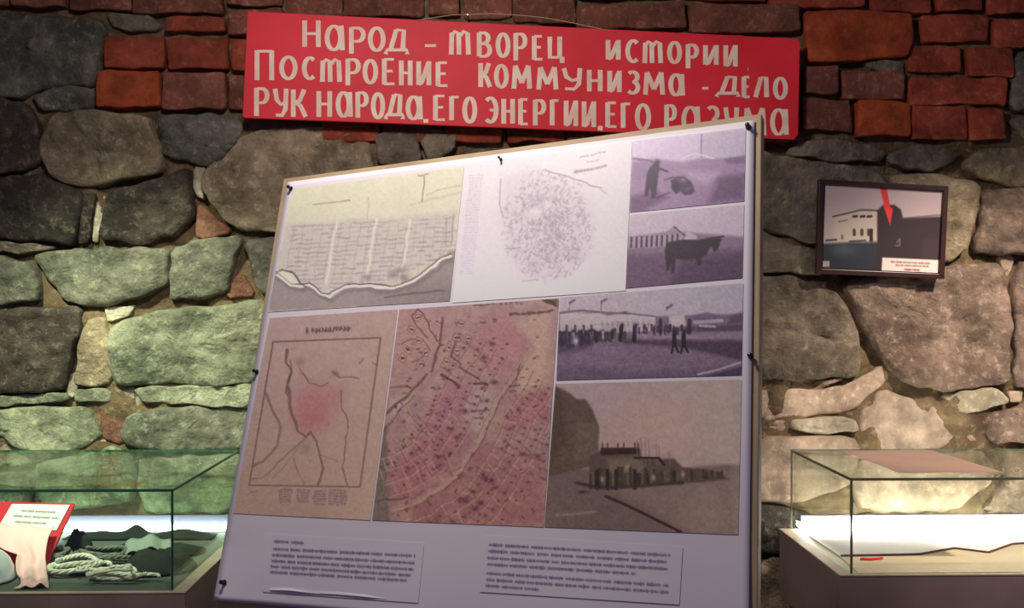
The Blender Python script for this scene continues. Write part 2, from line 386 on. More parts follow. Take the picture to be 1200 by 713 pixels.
rows(1238, 1740, 170, 1012, 70, 110, ['pink', 'grey', 'brown'])
def bricks(x0, x1, y0, y1, h=33):
    y = y0; r = 0
    while y < y1-10:
        x = x0 + (0 if r % 2 else -20)
        while x < x1:
            B(max(x, x0), y, min(x+78, x1)-2, y+h-2, random.choice(['brick', 'brickdull'])); x += 78
            if x1-x < 20: break
        y += h; r += 1
bricks(1238, 1700, -12, 166, 36)
bricks(-540, 1700, -158, -24, 33)
# crumbs and smears of mortar pushed into the joints
def smear(poly, st, label=None):
    return piece('mortar_patch', poly, st, proud=0.022, rough=0.9)
for p in ([(120,460),(160,454),(168,474),(150,492),(128,486)], [(104,232),(124,226),(116,262),(112,284),(106,282)], [(228,196),(240,196),(236,232),(228,226)],
          [(118,516),(145,522),(160,532),(100,534)], [(78,440),(88,438),(84,464),(76,462)], [(96,360),(122,366),(108,372),(97,384)],
          [(120,362),(160,356),(150,368),(126,376)]): smear(p, 'plaster')
for p in ([(893,446),(960,447),(990,444),(960,458),(893,457)], [(1030,428),(1052,446),(1040,452)], [(1170,296),(1190,300),(1184,322),(1176,312)], [(884,496),(928,494),(926,508),(884,509)],
          [(1184,460),(1200,458),(1200,470),(1188,472)], [(1010,536),(1030,536),(1028,544),(1012,544)]): smear(p, 'smooth')

# floor
def floor():
    root = None; m = MB(); m.box((-2.6, -4.2, -0.1), (2.7, 0.25, 0.0))
    o = m.build('floor', mat('concrete_floor', (84,78,74), 0.8, noise_amt=0.3, nscale=4, bump=0.2)); o['kind'] = 'structure'; o['label'] = 'dark grey concrete floor'
floor()

# ------------------------------------------------------------------ the plane of the leaning display board
f = 1200.0
d1c = Vector((-2683.66, 150.72, f)).normalized()*-1   # towards the right edge, camera axes x right / y down / z ahead
d2c = Vector((-328.35, 3978.5, -f)).normalized()        # down the board
nc = d1c.cross(d2c).normalized()
if nc.z > 0: nc = -nc
def c2w(v): return Vector((v.x*math.cos(YAW)+v.z*math.sin(YAW), -v.x*math.sin(YAW)+v.z*math.cos(YAW), -v.y))
BN = c2w(nc); BR = c2w(d1c); BD = c2w(d2c)
r0 = ray(335, 215); BO = CAM + r0*1.85
def onboard(px, py, off=0.0):
    r = ray(px, py); k = (BO+BN*off-CAM).dot(BN)/r.dot(BN); return CAM + r*k
# display board
TLp, TRp = onboard(332.3, 209.6, -.002), onboard(892.5, 133.2, -.002)
BLp, BRp = onboard(242.5, 775, -.002), onboard(886.5, 846, -.002)
base = (BLp+BRp)/2
board = thing('display_board', base, 'tan plywood board leaning back before the stone wall under the big map poster', 'display board')
TH = 0.022
m = MB(); q = [TLp, TRp, BRp, BLp]; bk = [p-BN*TH for p in q]
m.add(q+bk, [(3,2,1,0),(4,5,6,7),(0,1,5,4),(1,2,6,5),(2,3,7,6),(3,0,4,7)]); bevel(m.build('panel', wood_tan, board), 0.0015)
# edging strips round the back of the panel
def lerp(a, b, t): return a+(b-a)*t
for a, b_ in ((TLp, TRp), (TRp, BRp), (BRp, BLp), (BLp, TLp)):
    c = (TLp+TRp+BRp+BLp)/4; mm = MB()
    ins = lambda p: p+(c-p).normalized()*0.03 - BN*(TH+0.009)
    A_, B_ = ins(a), ins(b_); s = (B_-A_).normalized()*0.015
    mm.beam(A_+s, B_-s, 0.018, 0.03, up=BN); mm.build('back_batten', wood_dark, board)
# easel behind/below
def zfloor(p, d): return p + d*((0.0-p.z)/d.z)
off = BN*-(TH+0.035)
foot_c = base
easel = thing('easel', (base.x, base.y, 0), 'dark wooden easel carrying the display board, mostly hidden behind it', 'easel')
tops = []
for t in (0.22, 0.78):
    top = lerp(TLp, TRp, t)+BD*0.05+off; bot = zfloor(lerp(BLp, BRp, t)+off, BD)
    mm = MB(); mm.beam(top, bot, 0.04, 0.025, up=BN); mm.build('leg', wood_dark, easel); tops.append((top, bot))
rt = lerp(tops[0][0], tops[1][0], .5)+BD*0.12-BN*0.035; rb = Vector((rt.x-0.05, rt.y+0.34, 0.0))
mm = MB(); mm.beam(rt, rb, 0.035, 0.025, up=BN); mm.build('rear_leg', wood_dark, easel)
mm = MB(); a = lerp(tops[0][0], tops[0][1], .08)-BN*0.024; b_ = lerp(tops[1][0], tops[1][1], .08)-BN*0.024; mm.beam(a, b_, 0.04, 0.02, up=BN); mm.build('cross_bar', wood_dark, easel)
mm = MB(); a = lerp(BLp, BRp, .1)+BD*0.014-BN*0.018; b_ = lerp(BLp, BRp, .9)+BD*0.014-BN*0.018; mm.beam(a, b_, 0.02, 0.06, up=BN); mm.build('shelf', wood_dark, easel)

# poster sheet
poster = thing('map_poster', onboard(570, 740), 'large white poster of old town maps and historic photographs pinned to the leaning board', 'poster')
PQ = [(337,213.5),(884,141),(877,757),(250,704)]
def bil(Q, u, v):
    a = (Q[0][0]*(1-u)+Q[1][0]*u, Q[0][1]*(1-u)+Q[1][1]*u); b = (Q[3][0]*(1-u)+Q[2][0]*u, Q[3][1]*(1-u)+Q[2][1]*u)
    return a[0]*(1-v)+b[0]*v, a[1]*(1-v)+b[1]*v
def sheet_off(px, py):
    # the paper lies flat but for its loose lower left corner and a soft wave along the lower margin
    k = max(0, (py-640)/100); c = max(0, 1-((px-250)/70 if px > 250 else 0))
    return 0.0012 + 0.010*k*c*c + 0.0015*k*(1+math.sin(px*0.03))
V = []; F = []; nu, nv = 80, 80
for j in range(nv+1):
    for i in range(nu+1):
        x, yy = bil(PQ, i/nu, j/nv); V.append(onboard(x, yy, sheet_off(x, yy)))
for j in range(nv):
    for i in range(nu):
        a = j*(nu+1)+i; F.append((a, a+nu+1, a+nu+2, a+1))
sheet = mesh_obj('sheet', V, F, paper, poster, smooth=True)
so = sheet.modifiers.new('thick', 'SOLIDIFY'); so.thickness = 0.0004; so.offset = -1

# ------------------------------------------------------------------ prints: flat ink on paper, painted point by point
PAPER_Y = [130, 250, 350, 440, 520, 600, 713]
PAPER_C = np.array([(216,208,206),(206,196,200),(186,176,180),(168,158,168),(152,142,156),(136,127,146),(118,110,132)], float)
class Ink:
    def __init__(s, Q, step=1.0, wall=False):
        s.Q = Q; wd = max(math.dist(Q[0], Q[1]), math.dist(Q[3], Q[2])); ht = max(math.dist(Q[0], Q[3]), math.dist(Q[1], Q[2]))
        s.nu = int(wd/step); s.nv = int(ht/step)
        u, v = np.meshgrid(np.linspace(0, 1, s.nu+1), np.linspace(0, 1, s.nv+1))
        Qa = np.array(Q, float)
        P = ((Qa[0]*(1-u)[..., None]+Qa[1]*u[..., None])*(1-v)[..., None] + (Qa[3]*(1-u)[..., None]+Qa[2]*u[..., None])*v[..., None])
        s.u, s.v = u, v; s.X = P[..., 0]; s.Y = P[..., 1]; s.C = np.zeros(s.X.shape+(3,)); s.wall = wall; s.PX, s.PY = s.X, s.Y
    def noise(s, sc, seed, sy=None):
        rng = np.random.RandomState(seed); g = rng.rand(64, 64); sy = sy or sc
        x = (s.X/sc) % 63; y = (s.Y/sy) % 63; i = x.astype(int); j = y.astype(int); fx = x-i; fy = y-j
        fx = fx*fx*(3-2*fx); fy = fy*fy*(3-2*fy)
        return (g[j, i]*(1-fx)+g[j, i+1]*fx)*(1-fy)+(g[j+1, i]*(1-fx)+g[j+1, i+1]*fx)*fy
    def wobble(s, amp, sc=9, seed=77):
        # the hand-drawn waver of old maps: marks are laid down through a slightly uneven field
        a = s.noise(sc, seed)-.5; b = s.noise(sc, seed+1)-.5; c = s.noise(sc*3, seed+2)-.5
        s.X = s.X+a*amp*2+c*amp; s.Y = s.Y+b*amp*2-c*amp
    def grade(s, k, pivot, gain=(1, 1, 1)): s.C = np.clip(((s.C-pivot)*k+pivot)*np.array(gain), 8, 250)
    def grain(s, amt, seed): s.C = np.clip(s.C+(np.random.RandomState(seed).rand(*s.X.shape)[..., None]-.5)*amt+(s.noise(3, seed+5)[..., None]-.5)*amt, 6, 250)
    def mix(s, a, col): s.C += (np.asarray(col, float)-s.C)*np.clip(a, 0, 1)[..., None]
    def base(s, top, bot): s.C[:] = np.array(top, float)*(1-s.v)[..., None]+np.array(bot, float)*s.v[..., None]
    def dist(s, pts, closed=False):
        D = np.full(s.X.shape, 1e9); n = len(pts)
        for k in range(n if closed else n-1):
            a = pts[k]; b = pts[(k+1) % n]; dx, dy = b[0]-a[0], b[1]-a[1]; l = dx*dx+dy*dy+1e-9
            t = np.clip(((s.X-a[0])*dx+(s.Y-a[1])*dy)/l, 0, 1)
            D = np.minimum(D, (s.X-a[0]-t*dx)**2+(s.Y-a[1]-t*dy)**2)
        return np.sqrt(D)
    def line(s, pts, wd, col, al=1.0, soft=0.7):
        xs = [p[0] for p in pts]; ys = [p[1] for p in pts]; pad = wd+soft+2
        M = (s.X > min(xs)-pad) & (s.X < max(xs)+pad) & (s.Y > min(ys)-pad) & (s.Y < max(ys)+pad)
        if not M.any(): return
        X, Y = s.X[M], s.Y[M]; D = np.full(X.shape, 1e9)
        for a, b in zip(pts[:-1], pts[1:]):
            dx, dy = b[0]-a[0], b[1]-a[1]; l = dx*dx+dy*dy+1e-9; t = np.clip(((X-a[0])*dx+(Y-a[1])*dy)/l, 0, 1)
            D = np.minimum(D, (X-a[0]-t*dx)**2+(Y-a[1]-t*dy)**2)
        a = np.clip(1-(np.sqrt(D)-wd/2)/soft, 0, 1)*al
        s.C[M] += (np.asarray(col, float)-s.C[M])*a[:, None]
    def fill(s, pts, col, al=1.0, soft=1.2):
        ins = np.zeros(s.X.shape, bool); n = len(pts)
        for k in range(n):
            (x0, y0), (x1, y1) = pts[k], pts[(k+1) % n]
            if y0 == y1: continue
            c = ((y0 > s.Y) != (y1 > s.Y)) & (s.X < (x1-x0)*(s.Y-y0)/(y1-y0)+x0); ins ^= c
        D = s.dist(pts, True); sd = np.where(ins, D, -D); s.mix(np.clip(0.5+sd/(2*soft), 0, 1)*al, col)
    def blob(s, x, y, rx, ry, col, al=1.0, p=2):
        d = ((s.X-x)/rx)**2+((s.Y-y)/ry)**2; s.mix(np.exp(-d**(p/2))*al, col)
    def build(s, name, parent, off, label, fn=None, m=None):
        C_ = s.C
        if not s.wall:
            ref = np.stack([np.interp(s.PY, PAPER_Y, PAPER_C[:, k]) for k in range(3)], -1); A = lin(C_)/lin(ref)*np.array((.845, .795, .86))
        else: A = lin(C_)*s.wall
        A = np.clip(A, 0.004, 0.92)
        fn = fn or (lambda x, y: onboard(x, y, off+sheet_off(x, y)-0.0012))
        c = [fn(x, y) for x, y in zip(s.PX.ravel(), s.PY.ravel())]
        w1 = s.nu+1; idx = np.arange(s.nu*s.nv); i = idx % s.nu; j = idx//s.nu; a = j*w1+i
        F = np.stack([a, a+w1, a+w1+1, a+1], -1)
        me = bpy.data.meshes.new(name); me.vertices.add(len(c)); me.vertices.foreach_set('co', np.array([tuple(p) for p in c], dtype=np.float32).ravel())
        me.loops.add(F.size); me.loops.foreach_set('vertex_index', F.ravel().astype(np.int32))
        me.polygons.add(len(F)); me.polygons.foreach_set('loop_start', np.arange(0, F.size, 4, dtype=np.int32)); me.update(calc_edges=True)
        at_ = me.color_attributes.new('ink', 'FLOAT_COLOR', 'POINT')
        at_.data.foreach_set('color', np.concatenate([A.reshape(-1, 3), np.ones((len(c), 1))], 1).astype(np.float32).ravel())
        me.materials.append(m or print_m); o = bpy.data.objects.new(name, me); C.objects.link(o); o.parent = parent
        base_ = Vector((0,0,0)); p = parent
        while p: base_ += p.location; p = p.parent
        o.location = -base_; o['label'] = label; return o
print_m = bpy.data.materials.new('printed_ink'); print_m.use_nodes = True
_nt = print_m.node_tree; _a = _nt.nodes.new('ShaderNodeAttribute'); _a.attribute_name = 'ink'; _b = _nt.nodes['Principled BSDF']
_nt.links.new(_a.outputs['Color'], _b.inputs['Base Color']); _b.inputs['Roughness'].default_value = 0.45
OFF = 0.0020
R = np.random.RandomState(5)
def words(I, x0, y0, x1, y1, n, h, col, al=0.8, gap=0.18):
    """a line of tiny print as short upright marks"""
    t = 0.0; L = math.dist((x0, y0), (x1, y1)); sl = (y1-y0)/(x1-x0)
    x = x0
    while x < x1:
        wl = min(R.uniform(2.0, 5.5)*h*n, x1-x)
        y = y0+(x-x0)*sl
        I.line([(x, y), (x+wl, y+wl*sl)], h*0.5, col, al*0.55, 0.8)
        k = x
        while k < x+wl:
            yy = y0+(k-x0)*sl; hh = h*R.uniform(.3, .6); I.line([(k, yy-hh), (k, yy+hh)], 0.5, col, al*R.uniform(.3, 1), 0.6); k += h*R.uniform(.35, .7)
        x += wl+h*R.uniform(.6, 1.3)

# --- map 1: river town plan, top left
I = Ink([(342,222),(544,195),(527,353),(314,366)])
I.base((200,198,168), (176,166,152)); I.wobble(1.2)
I.mix(I.noise(40, 1)*.5, (206,200,178)); I.mix(I.noise(14, 2)*.25, (184,176,160))
city = [(334,262),(400,258),(470,254),(536,248),(533,275),(524,296),(500,308),(480,322),(450,332),(400,336),(376,346),(352,338),(330,322),(322,318)]
I.fill(city, (180,168,162), .75, 3)
for k in range(15):
    y0 = 266+k*5.3
    x0 = 334-k*.6; x1 = 532-(max(0, k-5))**2*1.1
    for xx in np.arange(x0+8, x1, 9):
        if R.rand() < .78: I.line([(xx, y0-(xx-330)*.05), (xx+7, y0-(xx-322)*.05)], 1.0, (134,116,118), R.uniform(.15, .55), 1.2)
for xx in np.arange(346, 536, 11): I.line([(xx, 262), (xx-12, 330)], .7, (150,136,134), .35)
for xx in (392, 438, 478): I.line([(xx+3, 258), (xx-10, 332)], 2.6, (204,196,182), .75)
for (x, yy) in ((462,322),(470,316),(474,326),(430,326)): I.blob(x, yy, 6, 4, (110,96,98), .6)
riv = [(315,366),(318,316),(330,330),(350,336),(362,334),(372,344),(392,350),(402,340),(440,336),(470,336),(492,326),(512,314),(524,296),(536,292),(530,354)]
I.fill(riv, (136,122,118), .9, 2); I.mix(np.clip((I.X-420)/120, 0, 1)*np.clip((I.Y-322)/20, 0, 1)*.5, (104,90,84))
bank = [(320,320),(332,328),(340,334),(352,336),(362,333),(368,338),(376,344),(386,348),(394,342),(404,336),(424,335),(442,337),(462,337),(478,332),(494,324),(508,312),(518,304),(528,300)]
I.line([(x+2, yy+4) for x, yy in bank], 3.0, (112,98,98), .6, 3); I.line(bank, 2.2, (226,216,200), .9); I.line([(x, yy-2.4) for x, yy in bank], .9, (90,76,76), .85)
I.line([(322,322),(330,316),(344,320),(352,332),(360,336)], 1.2, (80,70,66), .8)
I.fill([(324,320),(332,318),(342,322),(350,332),(340,332)], (206,198,176), .8)
I.line([(452,348),(520,341)], 1.6, (90,78,76), .6); I.line([(497,207),(495,236)], .9, (120,110,104), .7); I.line([(490,206),(502,204)], .9, (120,110,104), .7)
I.line([(366,240),(410,236)], 1.2, (130,124,104), .6); I.line([(433,232),(430,262)], 1.5, (170,164,142), .6)
I.line([(480,240),(540,226)], 2, (176,166,140), .5); I.line([(500,228),(542,216)], 1.4, (160,150,132), .5); I.line([(532,254),(529,286)], .8, (130,116,110), .6); I.line([(524,256),(521,288)], .8, (130,116,110), .5)
I.grain(8, 1)
I.build('map_print', poster, OFF, 'cream old map of a river town, at top left of the poster')
# --- map 2: faint plan
I = Ink([(546,195),(741,165),(733,341),(530,355)])
I.base((212,203,203), (200,190,196)); I.mix(I.noise(30, 3)*.25, (204,200,190)); I.wobble(1.2)
outl = [(590,204),(622,196),(652,210),(676,218),(692,238),(696,268),(686,300),(668,322),(640,332),(612,326),(596,300),(588,262),(586,228)]
I.fill(outl, (192,178,186), .55, 8)
for k in range(1300):
    x = R.normal(642, 30); yy = R.normal(266, 36)
    if ((x-642)/54)**2+((yy-264)/66)**2 < 1:
        a = R.choice([.5, -1.0, 1.9])+R.normal(0, .2); l = R.uniform(1.5, 5)
        I.line([(x, yy), (x+math.cos(a)*l, yy+math.sin(a)*l)], .7, (152,136,146), R.uniform(.15, .55), 1.0)
I.blob(628, 248, 8, 6, (212,202,206), .9); I.blob(640, 238, 4, 4, (216,208,210), .7); I.blob(632, 234, 9, 7, (160,144,154), .4); I.blob(672, 300, 10, 8, (156,140,150), .3); I.blob(624, 310, 8, 7, (156,140,150), .3)
I.line([(640,200),(668,208),(690,216),(704,220)], 1.3, (150,138,142), .8); I.line([(587,210),(585,240),(590,256)], 1, (160,148,152), .7)
I.line([(592,292),(610,290)], 1, (150,140,146), .6); I.line([(612,330),(630,328)], 1.2, (160,150,154), .7); I.line([(704,222),(712,226)], 1.2, (170,158,164), .7)
for yy in np.arange(206, 322, 3.2): words(I, 550-(yy-206)*.10, yy-0, 566-(yy-206)*.10, yy-1, 1, 1.6, (186,170,188), .45)
words(I, 680, 184, 710, 179, 1, 2.2, (160,148,152), .8); words(I, 688, 190, 702, 188, 1, 1.8, (170,158,164), .7); words(I, 674, 202, 711, 195, 1, 2.6, (130,118,122), .9)
I.grain(6, 2)
I.build('map_print', poster, OFF, 'faint white plan of a round town, at top centre of the poster')
# --- photo 1
I = Ink([(742,165),(874,150),(872,236),(738,249)])
I.base((196,180,202), (184,166,192)); I.fill([(738,190),(765,186),(800,190),(820,186),(874,184),(874,260),(730,260)], (158,132,164), 1, 2)
I.fill([(822,158),(846,155),(874,153),(873,184),(850,186),(824,184)], (178,166,184), .7, 1); I.line([(822,158),(822,184)], 1, (130,116,138), .8)
I.line([(800,186),(812,180),(824,182),(836,186)], 1.6, (206,196,208), .8); I.fill([(848,186),(873,182),(873,192),(852,192)], (120,98,126), .7)
I.line([(742,186),(758,188),(772,192)], 2.5, (116,94,124), .8); I.fill([(742,190),(760,190),(764,206),(744,212)], (142,118,150), .7, 3)
I.fill([(842,208),(873,204),(872,234),(830,238)], (104,82,110), .8, 5); I.fill([(738,230),(770,224),(784,232),(752,248),(738,249)], (112,86,120), .85, 3)
I.mix(I.noise(4, 6, 2)*.22*np.clip((I.Y-185)/20,0,1), (120,92,126)); I.fill([(800,200),(845,202),(830,216),(812,212)], (186,166,192), .6, 4)
I.fill([(762,196),(768,190),(773,194),(771,210),(768,232),(764,233),(762,220),(759,230),(755,230),(757,214),(758,204)], (62,42,74), .95, 1)
I.blob(770.5, 190, 3, 3, (66,46,78), 1); I.line([(768,200),(774,198),(782,201)], 1.8, (74,52,86), 1)
I.fill([(786,212),(792,207),(802,207),(810,213),(814,224),(810,228),(802,229),(797,224),(792,228),(788,222)], (86,64,92), .95, 1); I.blob(792, 219, 4, 5, (46,30,56), .95); I.blob(801, 211, 4, 3, (150,128,148), .8); I.blob(806, 221, 3, 3, (120,98,120), .6)
I.line([(779,211),(788,208),(796,210)], 1.6, (112,86,116), .9); I.line([(770,232),(784,226)], 1.2, (86,60,94), .8)
I.grade(1.28, 158, (.95, .965, .91)); I.grain(12, 3)
I.build('photo_print', poster, OFF, 'old purple-grey photograph of a standing person beside a crouching animal')
# --- photo 2
I = Ink([(738,252),(872,240),(870,326),(733,338)])
I.base((192,174,196), (184,162,186)); I.fill([(733,282),(800,272),(872,278),(872,345),(730,345)], (138,116,140), 1, 2)
I.fill([(733,300),(872,292),(872,345),(730,345)], (112,90,114), .9, 4); I.fill([(800,306),(872,298),(872,345),(780,345)], (88,68,90), .7, 6)
I.fill([(736,277),(780,272),(792,264),(800,276),(812,280),(812,284),(736,286)], (150,132,154), .8, 1); I.fill([(736,280),(800,274),(800,288),(735,292)], (170,152,172), .8, 1)
for x in range(740, 800, 6): I.line([(x, 279-(x-740)*.06), (x-.5, 290-(x-740)*.06)], 2, (78,60,84), .85)
I.line([(790,266),(802,276),(816,280)], 1.2, (100,82,104), .8); I.fill([(804,272),(816,276),(818,284),(802,284)], (204,190,206), .7)
I.mix(I.noise(5, 8, 2)*.22*np.clip((I.Y-280)/20,0,1), (84,64,88))
cow = [(784,286),(792,282),(812,281),(828,282),(834,280),(830,286),(832,290),(826,296),(820,298),(820,312),(817,312),(814,301),(800,304),(792,303),(790,320),(787,320),(786,306),(783,318),(781,318),(781,300),(780,292)]
cow = [(779,292),(783,284),(800,281),(820,281),(830,279),(842,279),(846,280),(844,284),(841,293),(837,295),(833,289),(828,298),(822,302),(822,311),(818,311),(815,303),(800,305),(792,302),(790,320),(787,320),(786,308),(783,318),(781,317),(780,300)]
I.fill(cow, (62,44,62), .95, 1); I.blob(806, 292, 12, 5, (74,56,72), .5); I.line([(830,280),(848,277)], 1.4, (66,48,66), .9); I.line([(788,302),(836,308)], 2, (80,60,84), .5)
I.grade(1.22, 158, (.93, .95, .88)); I.grain(12, 4)
I.build('photo_print', poster, OFF, 'old purple-grey photograph of a cow before a long arcade')
# --- photo 3: square with crowd
I = Ink([(656,349),(871,332),(869,440),(652,446)])
I.base((170,156,170), (162,148,164)); I.mix(np.clip((I.X-700)/170, 0, 1)*.35, (160,150,176))
I.fill([(654,368),(700,366),(760,372),(790,370),(871,368),(871,450),(650,450)], (120,102,122), 1, 1.5)
I.fill([(656,368),(662,366),(690,368),(700,366),(712,370),(736,368),(768,370),(768,388),(656,394)], (174,160,172), .95, 1)
I.line([(656,367),(680,364),(702,366)], 2.2, (110,92,114), .8); I.line([(702,366),(740,368),(768,371)], 1.6, (112,94,116), .8); I.blob(732, 366.5, 4, 1.6, (80,64,84), .8)
for x in (664, 674, 684, 693): I.line([(x, 382), (x, 387)], 2.2, (84,66,92), .9)
for x in range(706, 766, 6): I.line([(x, 378), (x, 382)], 1.4, (130,114,130), .6)
I.fill([(784,370),(802,369),(804,382),(784,384)], (180,166,176), .9, 1); I.fill([(812,370),(828,366),(840,369),(842,376),(814,378)], (112,96,118), .85, 1); I.line([(814,378),(846,376)], 3.5, (170,156,170), .8)
I.fill([(800,384),(871,380),(871,392),(800,394)], (84,68,90), .8, 2); I.fill([(856,370),(871,366),(871,378),(852,380)], (92,76,98), .8, 2); I.line([(820,382),(838,383)], 2, (184,172,186), .7)
I.fill([(740,391),(871,388),(871,397),(740,399)], (146,128,144), .8, 1.5)
I.fill([(730,398),(800,399),(871,400),(871,424),(800,408),(730,403)], (74,58,80), .85, 2.5)
I.fill([(652,404),(720,404),(800,408),(871,424),(871,450),(650,450)], (122,104,124), .8, 3); I.fill([(652,430),(700,432),(760,436),(871,430),(871,450),(650,450)], (96,80,100), .7, 5)
I.mix(I.noise(9, 11, 2.5)*.3*np.clip((I.Y-370)/20,0,1), (92,74,96)); I.line([(818,439),(840,434),(868,425)], 1.8, (160,146,162), .8); I.fill([(830,441),(869,430),(869,441)], (74,60,82), .8, 1)
for k in range(90):
    x = 654+R.beta(1, 1.4)*80; yy = 392+R.uniform(-2, 4)-(x-654)*.04; h = R.uniform(8, 15)*(1-(x-654)/130); c = R.choice([60, 74, 96, 170], p=[.4, .3, .2, .1])
    I.line([(x, yy), (x, yy+h)], 2.6, (c, c*.86, c*.98), .8, 1); I.blob(x, yy-1.5, 1.3, 1.5, (56,44,64), .8)
I.fill([(652,392),(680,394),(700,398),(690,408),(652,416)], (66,52,78), .6, 4); I.blob(675,400,3,5,(190,178,196),.8)
for x in (728, 744): I.line([(x, 384), (x-1, 399)], 4, (46,34,52), .95, 1); I.blob(x+1, 381, 2, 2, (46,34,52), 1)
for k in range(26):
    x = R.uniform(742, 812); yy = 384+R.uniform(-3, 2); I.line([(x, yy), (x, yy+R.uniform(4, 8))], 1.8, (70,54,76), .8, .8)
for x in (774, 808): I.line([(x, 376), (x, 390)], 3.4, (60,46,66), .85, 1)
for x in (790, 801):
    I.line([(x, 392), (x+.5, 403)], 4.2, (38,28,44), 1, .8); I.blob(x+1, 389, 2, 2, (38,28,44), 1); I.line([(x, 402), (x-3, 414)], 1.8, (40,30,46), 1); I.line([(x, 402), (x+5, 413)], 1.8, (40,30,46), 1)
for x, yy in ((668,353),(705,352),(782,359)): I.line([(x-1, 364), (x, yy+1)], .8, (110,96,116), .7); I.line([(x, yy+2), (x+5, yy-1)], 2.6, (104,90,112), .8)
I.grade(1.25, 150, (.93, .95, .88)); I.grain(14, 5)
I.build('photo_print', poster, OFF, 'old photograph of a crowd lining a wide town square')
# --- photo 4: street with trees
I = Ink([(651,450),(869,445),(865,627),(638,618)])
I.base((146,126,132), (130,108,118)); I.mix(np.clip((I.X-740)/120, 0, 1)*.5, (172,154,148)); I.blob(770, 500, 60, 40, (166,134,130), .5)
I.fill([(640,545),(690,550),(760,556),(830,546),(869,545),(869,640),(630,640)], (98,82,84), 1, 2.5)
I.fill([(690,556),(760,562),(840,548),(869,552),(869,640),(830,640)], (118,100,102), .7, 6); I.blob(830, 600, 34, 40, (132,112,114), .6); I.fill([(854,450),(869,450),(869,627),(862,620)], (148,130,130), .35, 5)
I.fill([(648,452),(666,460),(676,468),(686,468),(694,480),(702,500),(700,545),(640,560)], (84,68,64), .95, 1.5)
I.fill([(676,495),(701,496),(700,540),(672,540)], (98,84,78), .6, 2); I.fill([(648,452),(660,458),(664,520),(644,540)], (74,58,54), .7, 4)
I.mix(I.noise(9, 12, 7)*.07, (60,48,48))
I.fill([(692,535),(703,528),(750,526),(752,538),(790,538),(800,548),(840,552),(854,562),(820,566),(760,568),(700,572),(690,556)], (80,64,62), .95, 1.5)
I.fill([(704,525),(749,525),(748,532),(704,534)], (52,38,38), .95, 1); I.fill([(712,538),(748,536),(758,548),(740,566),(712,566)], (112,98,92), .6, 3)
for x in (706,712,724,731,748,744): I.line([(x, 526), (x, 520)], 1.2, (66,52,52), .8)
for x in (747, 752, 757, 761, 770, 773, 785): I.line([(x, 545), (x-1, 512+abs(x-755)*.6)], .8, (112,92,90), .6)
I.line([(744,537),(772,537),(778,545)], 2.4, (48,36,36), .9)
for k in range(46):
    x = 692+k*3.4; t = (x-692)/160; yb = 572-t*14; h = 26*(1-t*.8)
    I.line([(x, yb), (x+R.uniform(-1, 1), yb-h*R.uniform(.5, 1))], 2.4, tuple(np.array((1, .84, .8))*R.uniform(46, 96)), .75, 1.4); 
for x in (700, 712, 722, 744): I.line([(x, 573), (x, 552)], 3.2, (46,34,34), .85, 1)
for x, yy in ((735,548),(706,562),(800,556),(766,560)): I.blob(x, yy, 2.4, 4, (142,128,124), .8)
I.line([(676,566),(700,572),(724,572),(800,566)], 2, (56,42,44), .8, 2); I.blob(683, 577, 5, 1.8, (54,40,42), .9)
I.line([(710,582),(724,588),(750,600),(776,613),(798,624)], 2.2, (54,34,40), .9, 1.2); I.line([(652,604),(672,603),(698,600)], 1.5, (124,108,108), .7, 1.5)
I.mix(np.clip((190-abs(I.X-700))/300, 0, 1)*np.clip((I.Y-520)/100, 0, 1)*.35, (70,56,58)); I.grade(1.15, 130, (.96, .97, .93)); I.grain(9, 6)
I.build('photo_print', poster, OFF, 'brownish old photograph of a street with a row of distant houses')
# --- map 3
I = Ink([(316,373),(466,363),(434,610),(273,602)])
I.base((168,146,144), (132,110,110)); I.mix(np.clip((I.X-I.Y*0-380)/90, 0, 1)*.3, (176,156,138)); I.mix(I.noise(40, 14)*.25, (164,134,126)); I.mix(I.noise(8, 15)*.2, (138,110,104)); I.wobble(1.6)
fr_ = [(320,401),(446,396),(422,571),(292,569),(320,401)]
w_ = (I.X, I.Y); I.X, I.Y = I.PX, I.PY; I.line(fr_, 1.2, (98,74,68), .8, .8); I.X, I.Y = w_
x = 360
for ch in range(13):
    if ch in (1,): x += 3; continue
    b0 = 389.5-(x-360)*.03; q = R.uniform(-1.5, 4.2); I.line([(x, b0), (x+R.choice([0, .6, 1.2]), b0-4.6)], 1.1, (92,70,68), .85, .6); I.line([(x+.4, b0-q), (x+2.4, b0-R.uniform(0, 4.4)), (x+2.5, b0-R.choice([0, 4]))], 1.0, (96,74,70), .75, .6); x += 4
I.blob(368, 478, 27, 30, (152,94,104), .75, 3); I.blob(392, 462, 12, 12, (154,102,108), .5); I.blob(360, 495, 14, 12, (144,84,96), .5); I.blob(378, 458, 10, 8, (164,124,120), .4)
D = (100,76,74)
I.line([(338,410),(336,426),(342,436),(338,452),(340,474),(344,490),(350,504),(358,513)], 2.0, D, .85, 1); I.line([(342,422),(340,440),(336,458),(339,478)], 1.2, D, .6)
I.line([(358,513),(364,508),(370,518),(374,534),(377,550),(374,568)], 1.6, D, .85, 1); I.line([(352,430),(362,448),(374,453),(384,450)], 1, D, .6)
I.line([(389,436),(396,442),(410,442),(420,443)], 1.2, D, .6); I.blob(392, 438, 4, 4, (110,84,84), .7); I.line([(398,458),(400,478),(408,494),(406,520),(402,545),(407,570)], 1.2, D, .7)
I.line([(312,462),(320,480),(328,500),(324,524),(310,540),(298,546)], 1.6, (106,84,80), .8, 1.5); I.line([(358,514),(340,530),(322,548),(306,560),(293,564)], 1.2, (110,88,84), .7); I.line([(352,522),(334,546),(318,562)], 1, (120,98,92), .6)
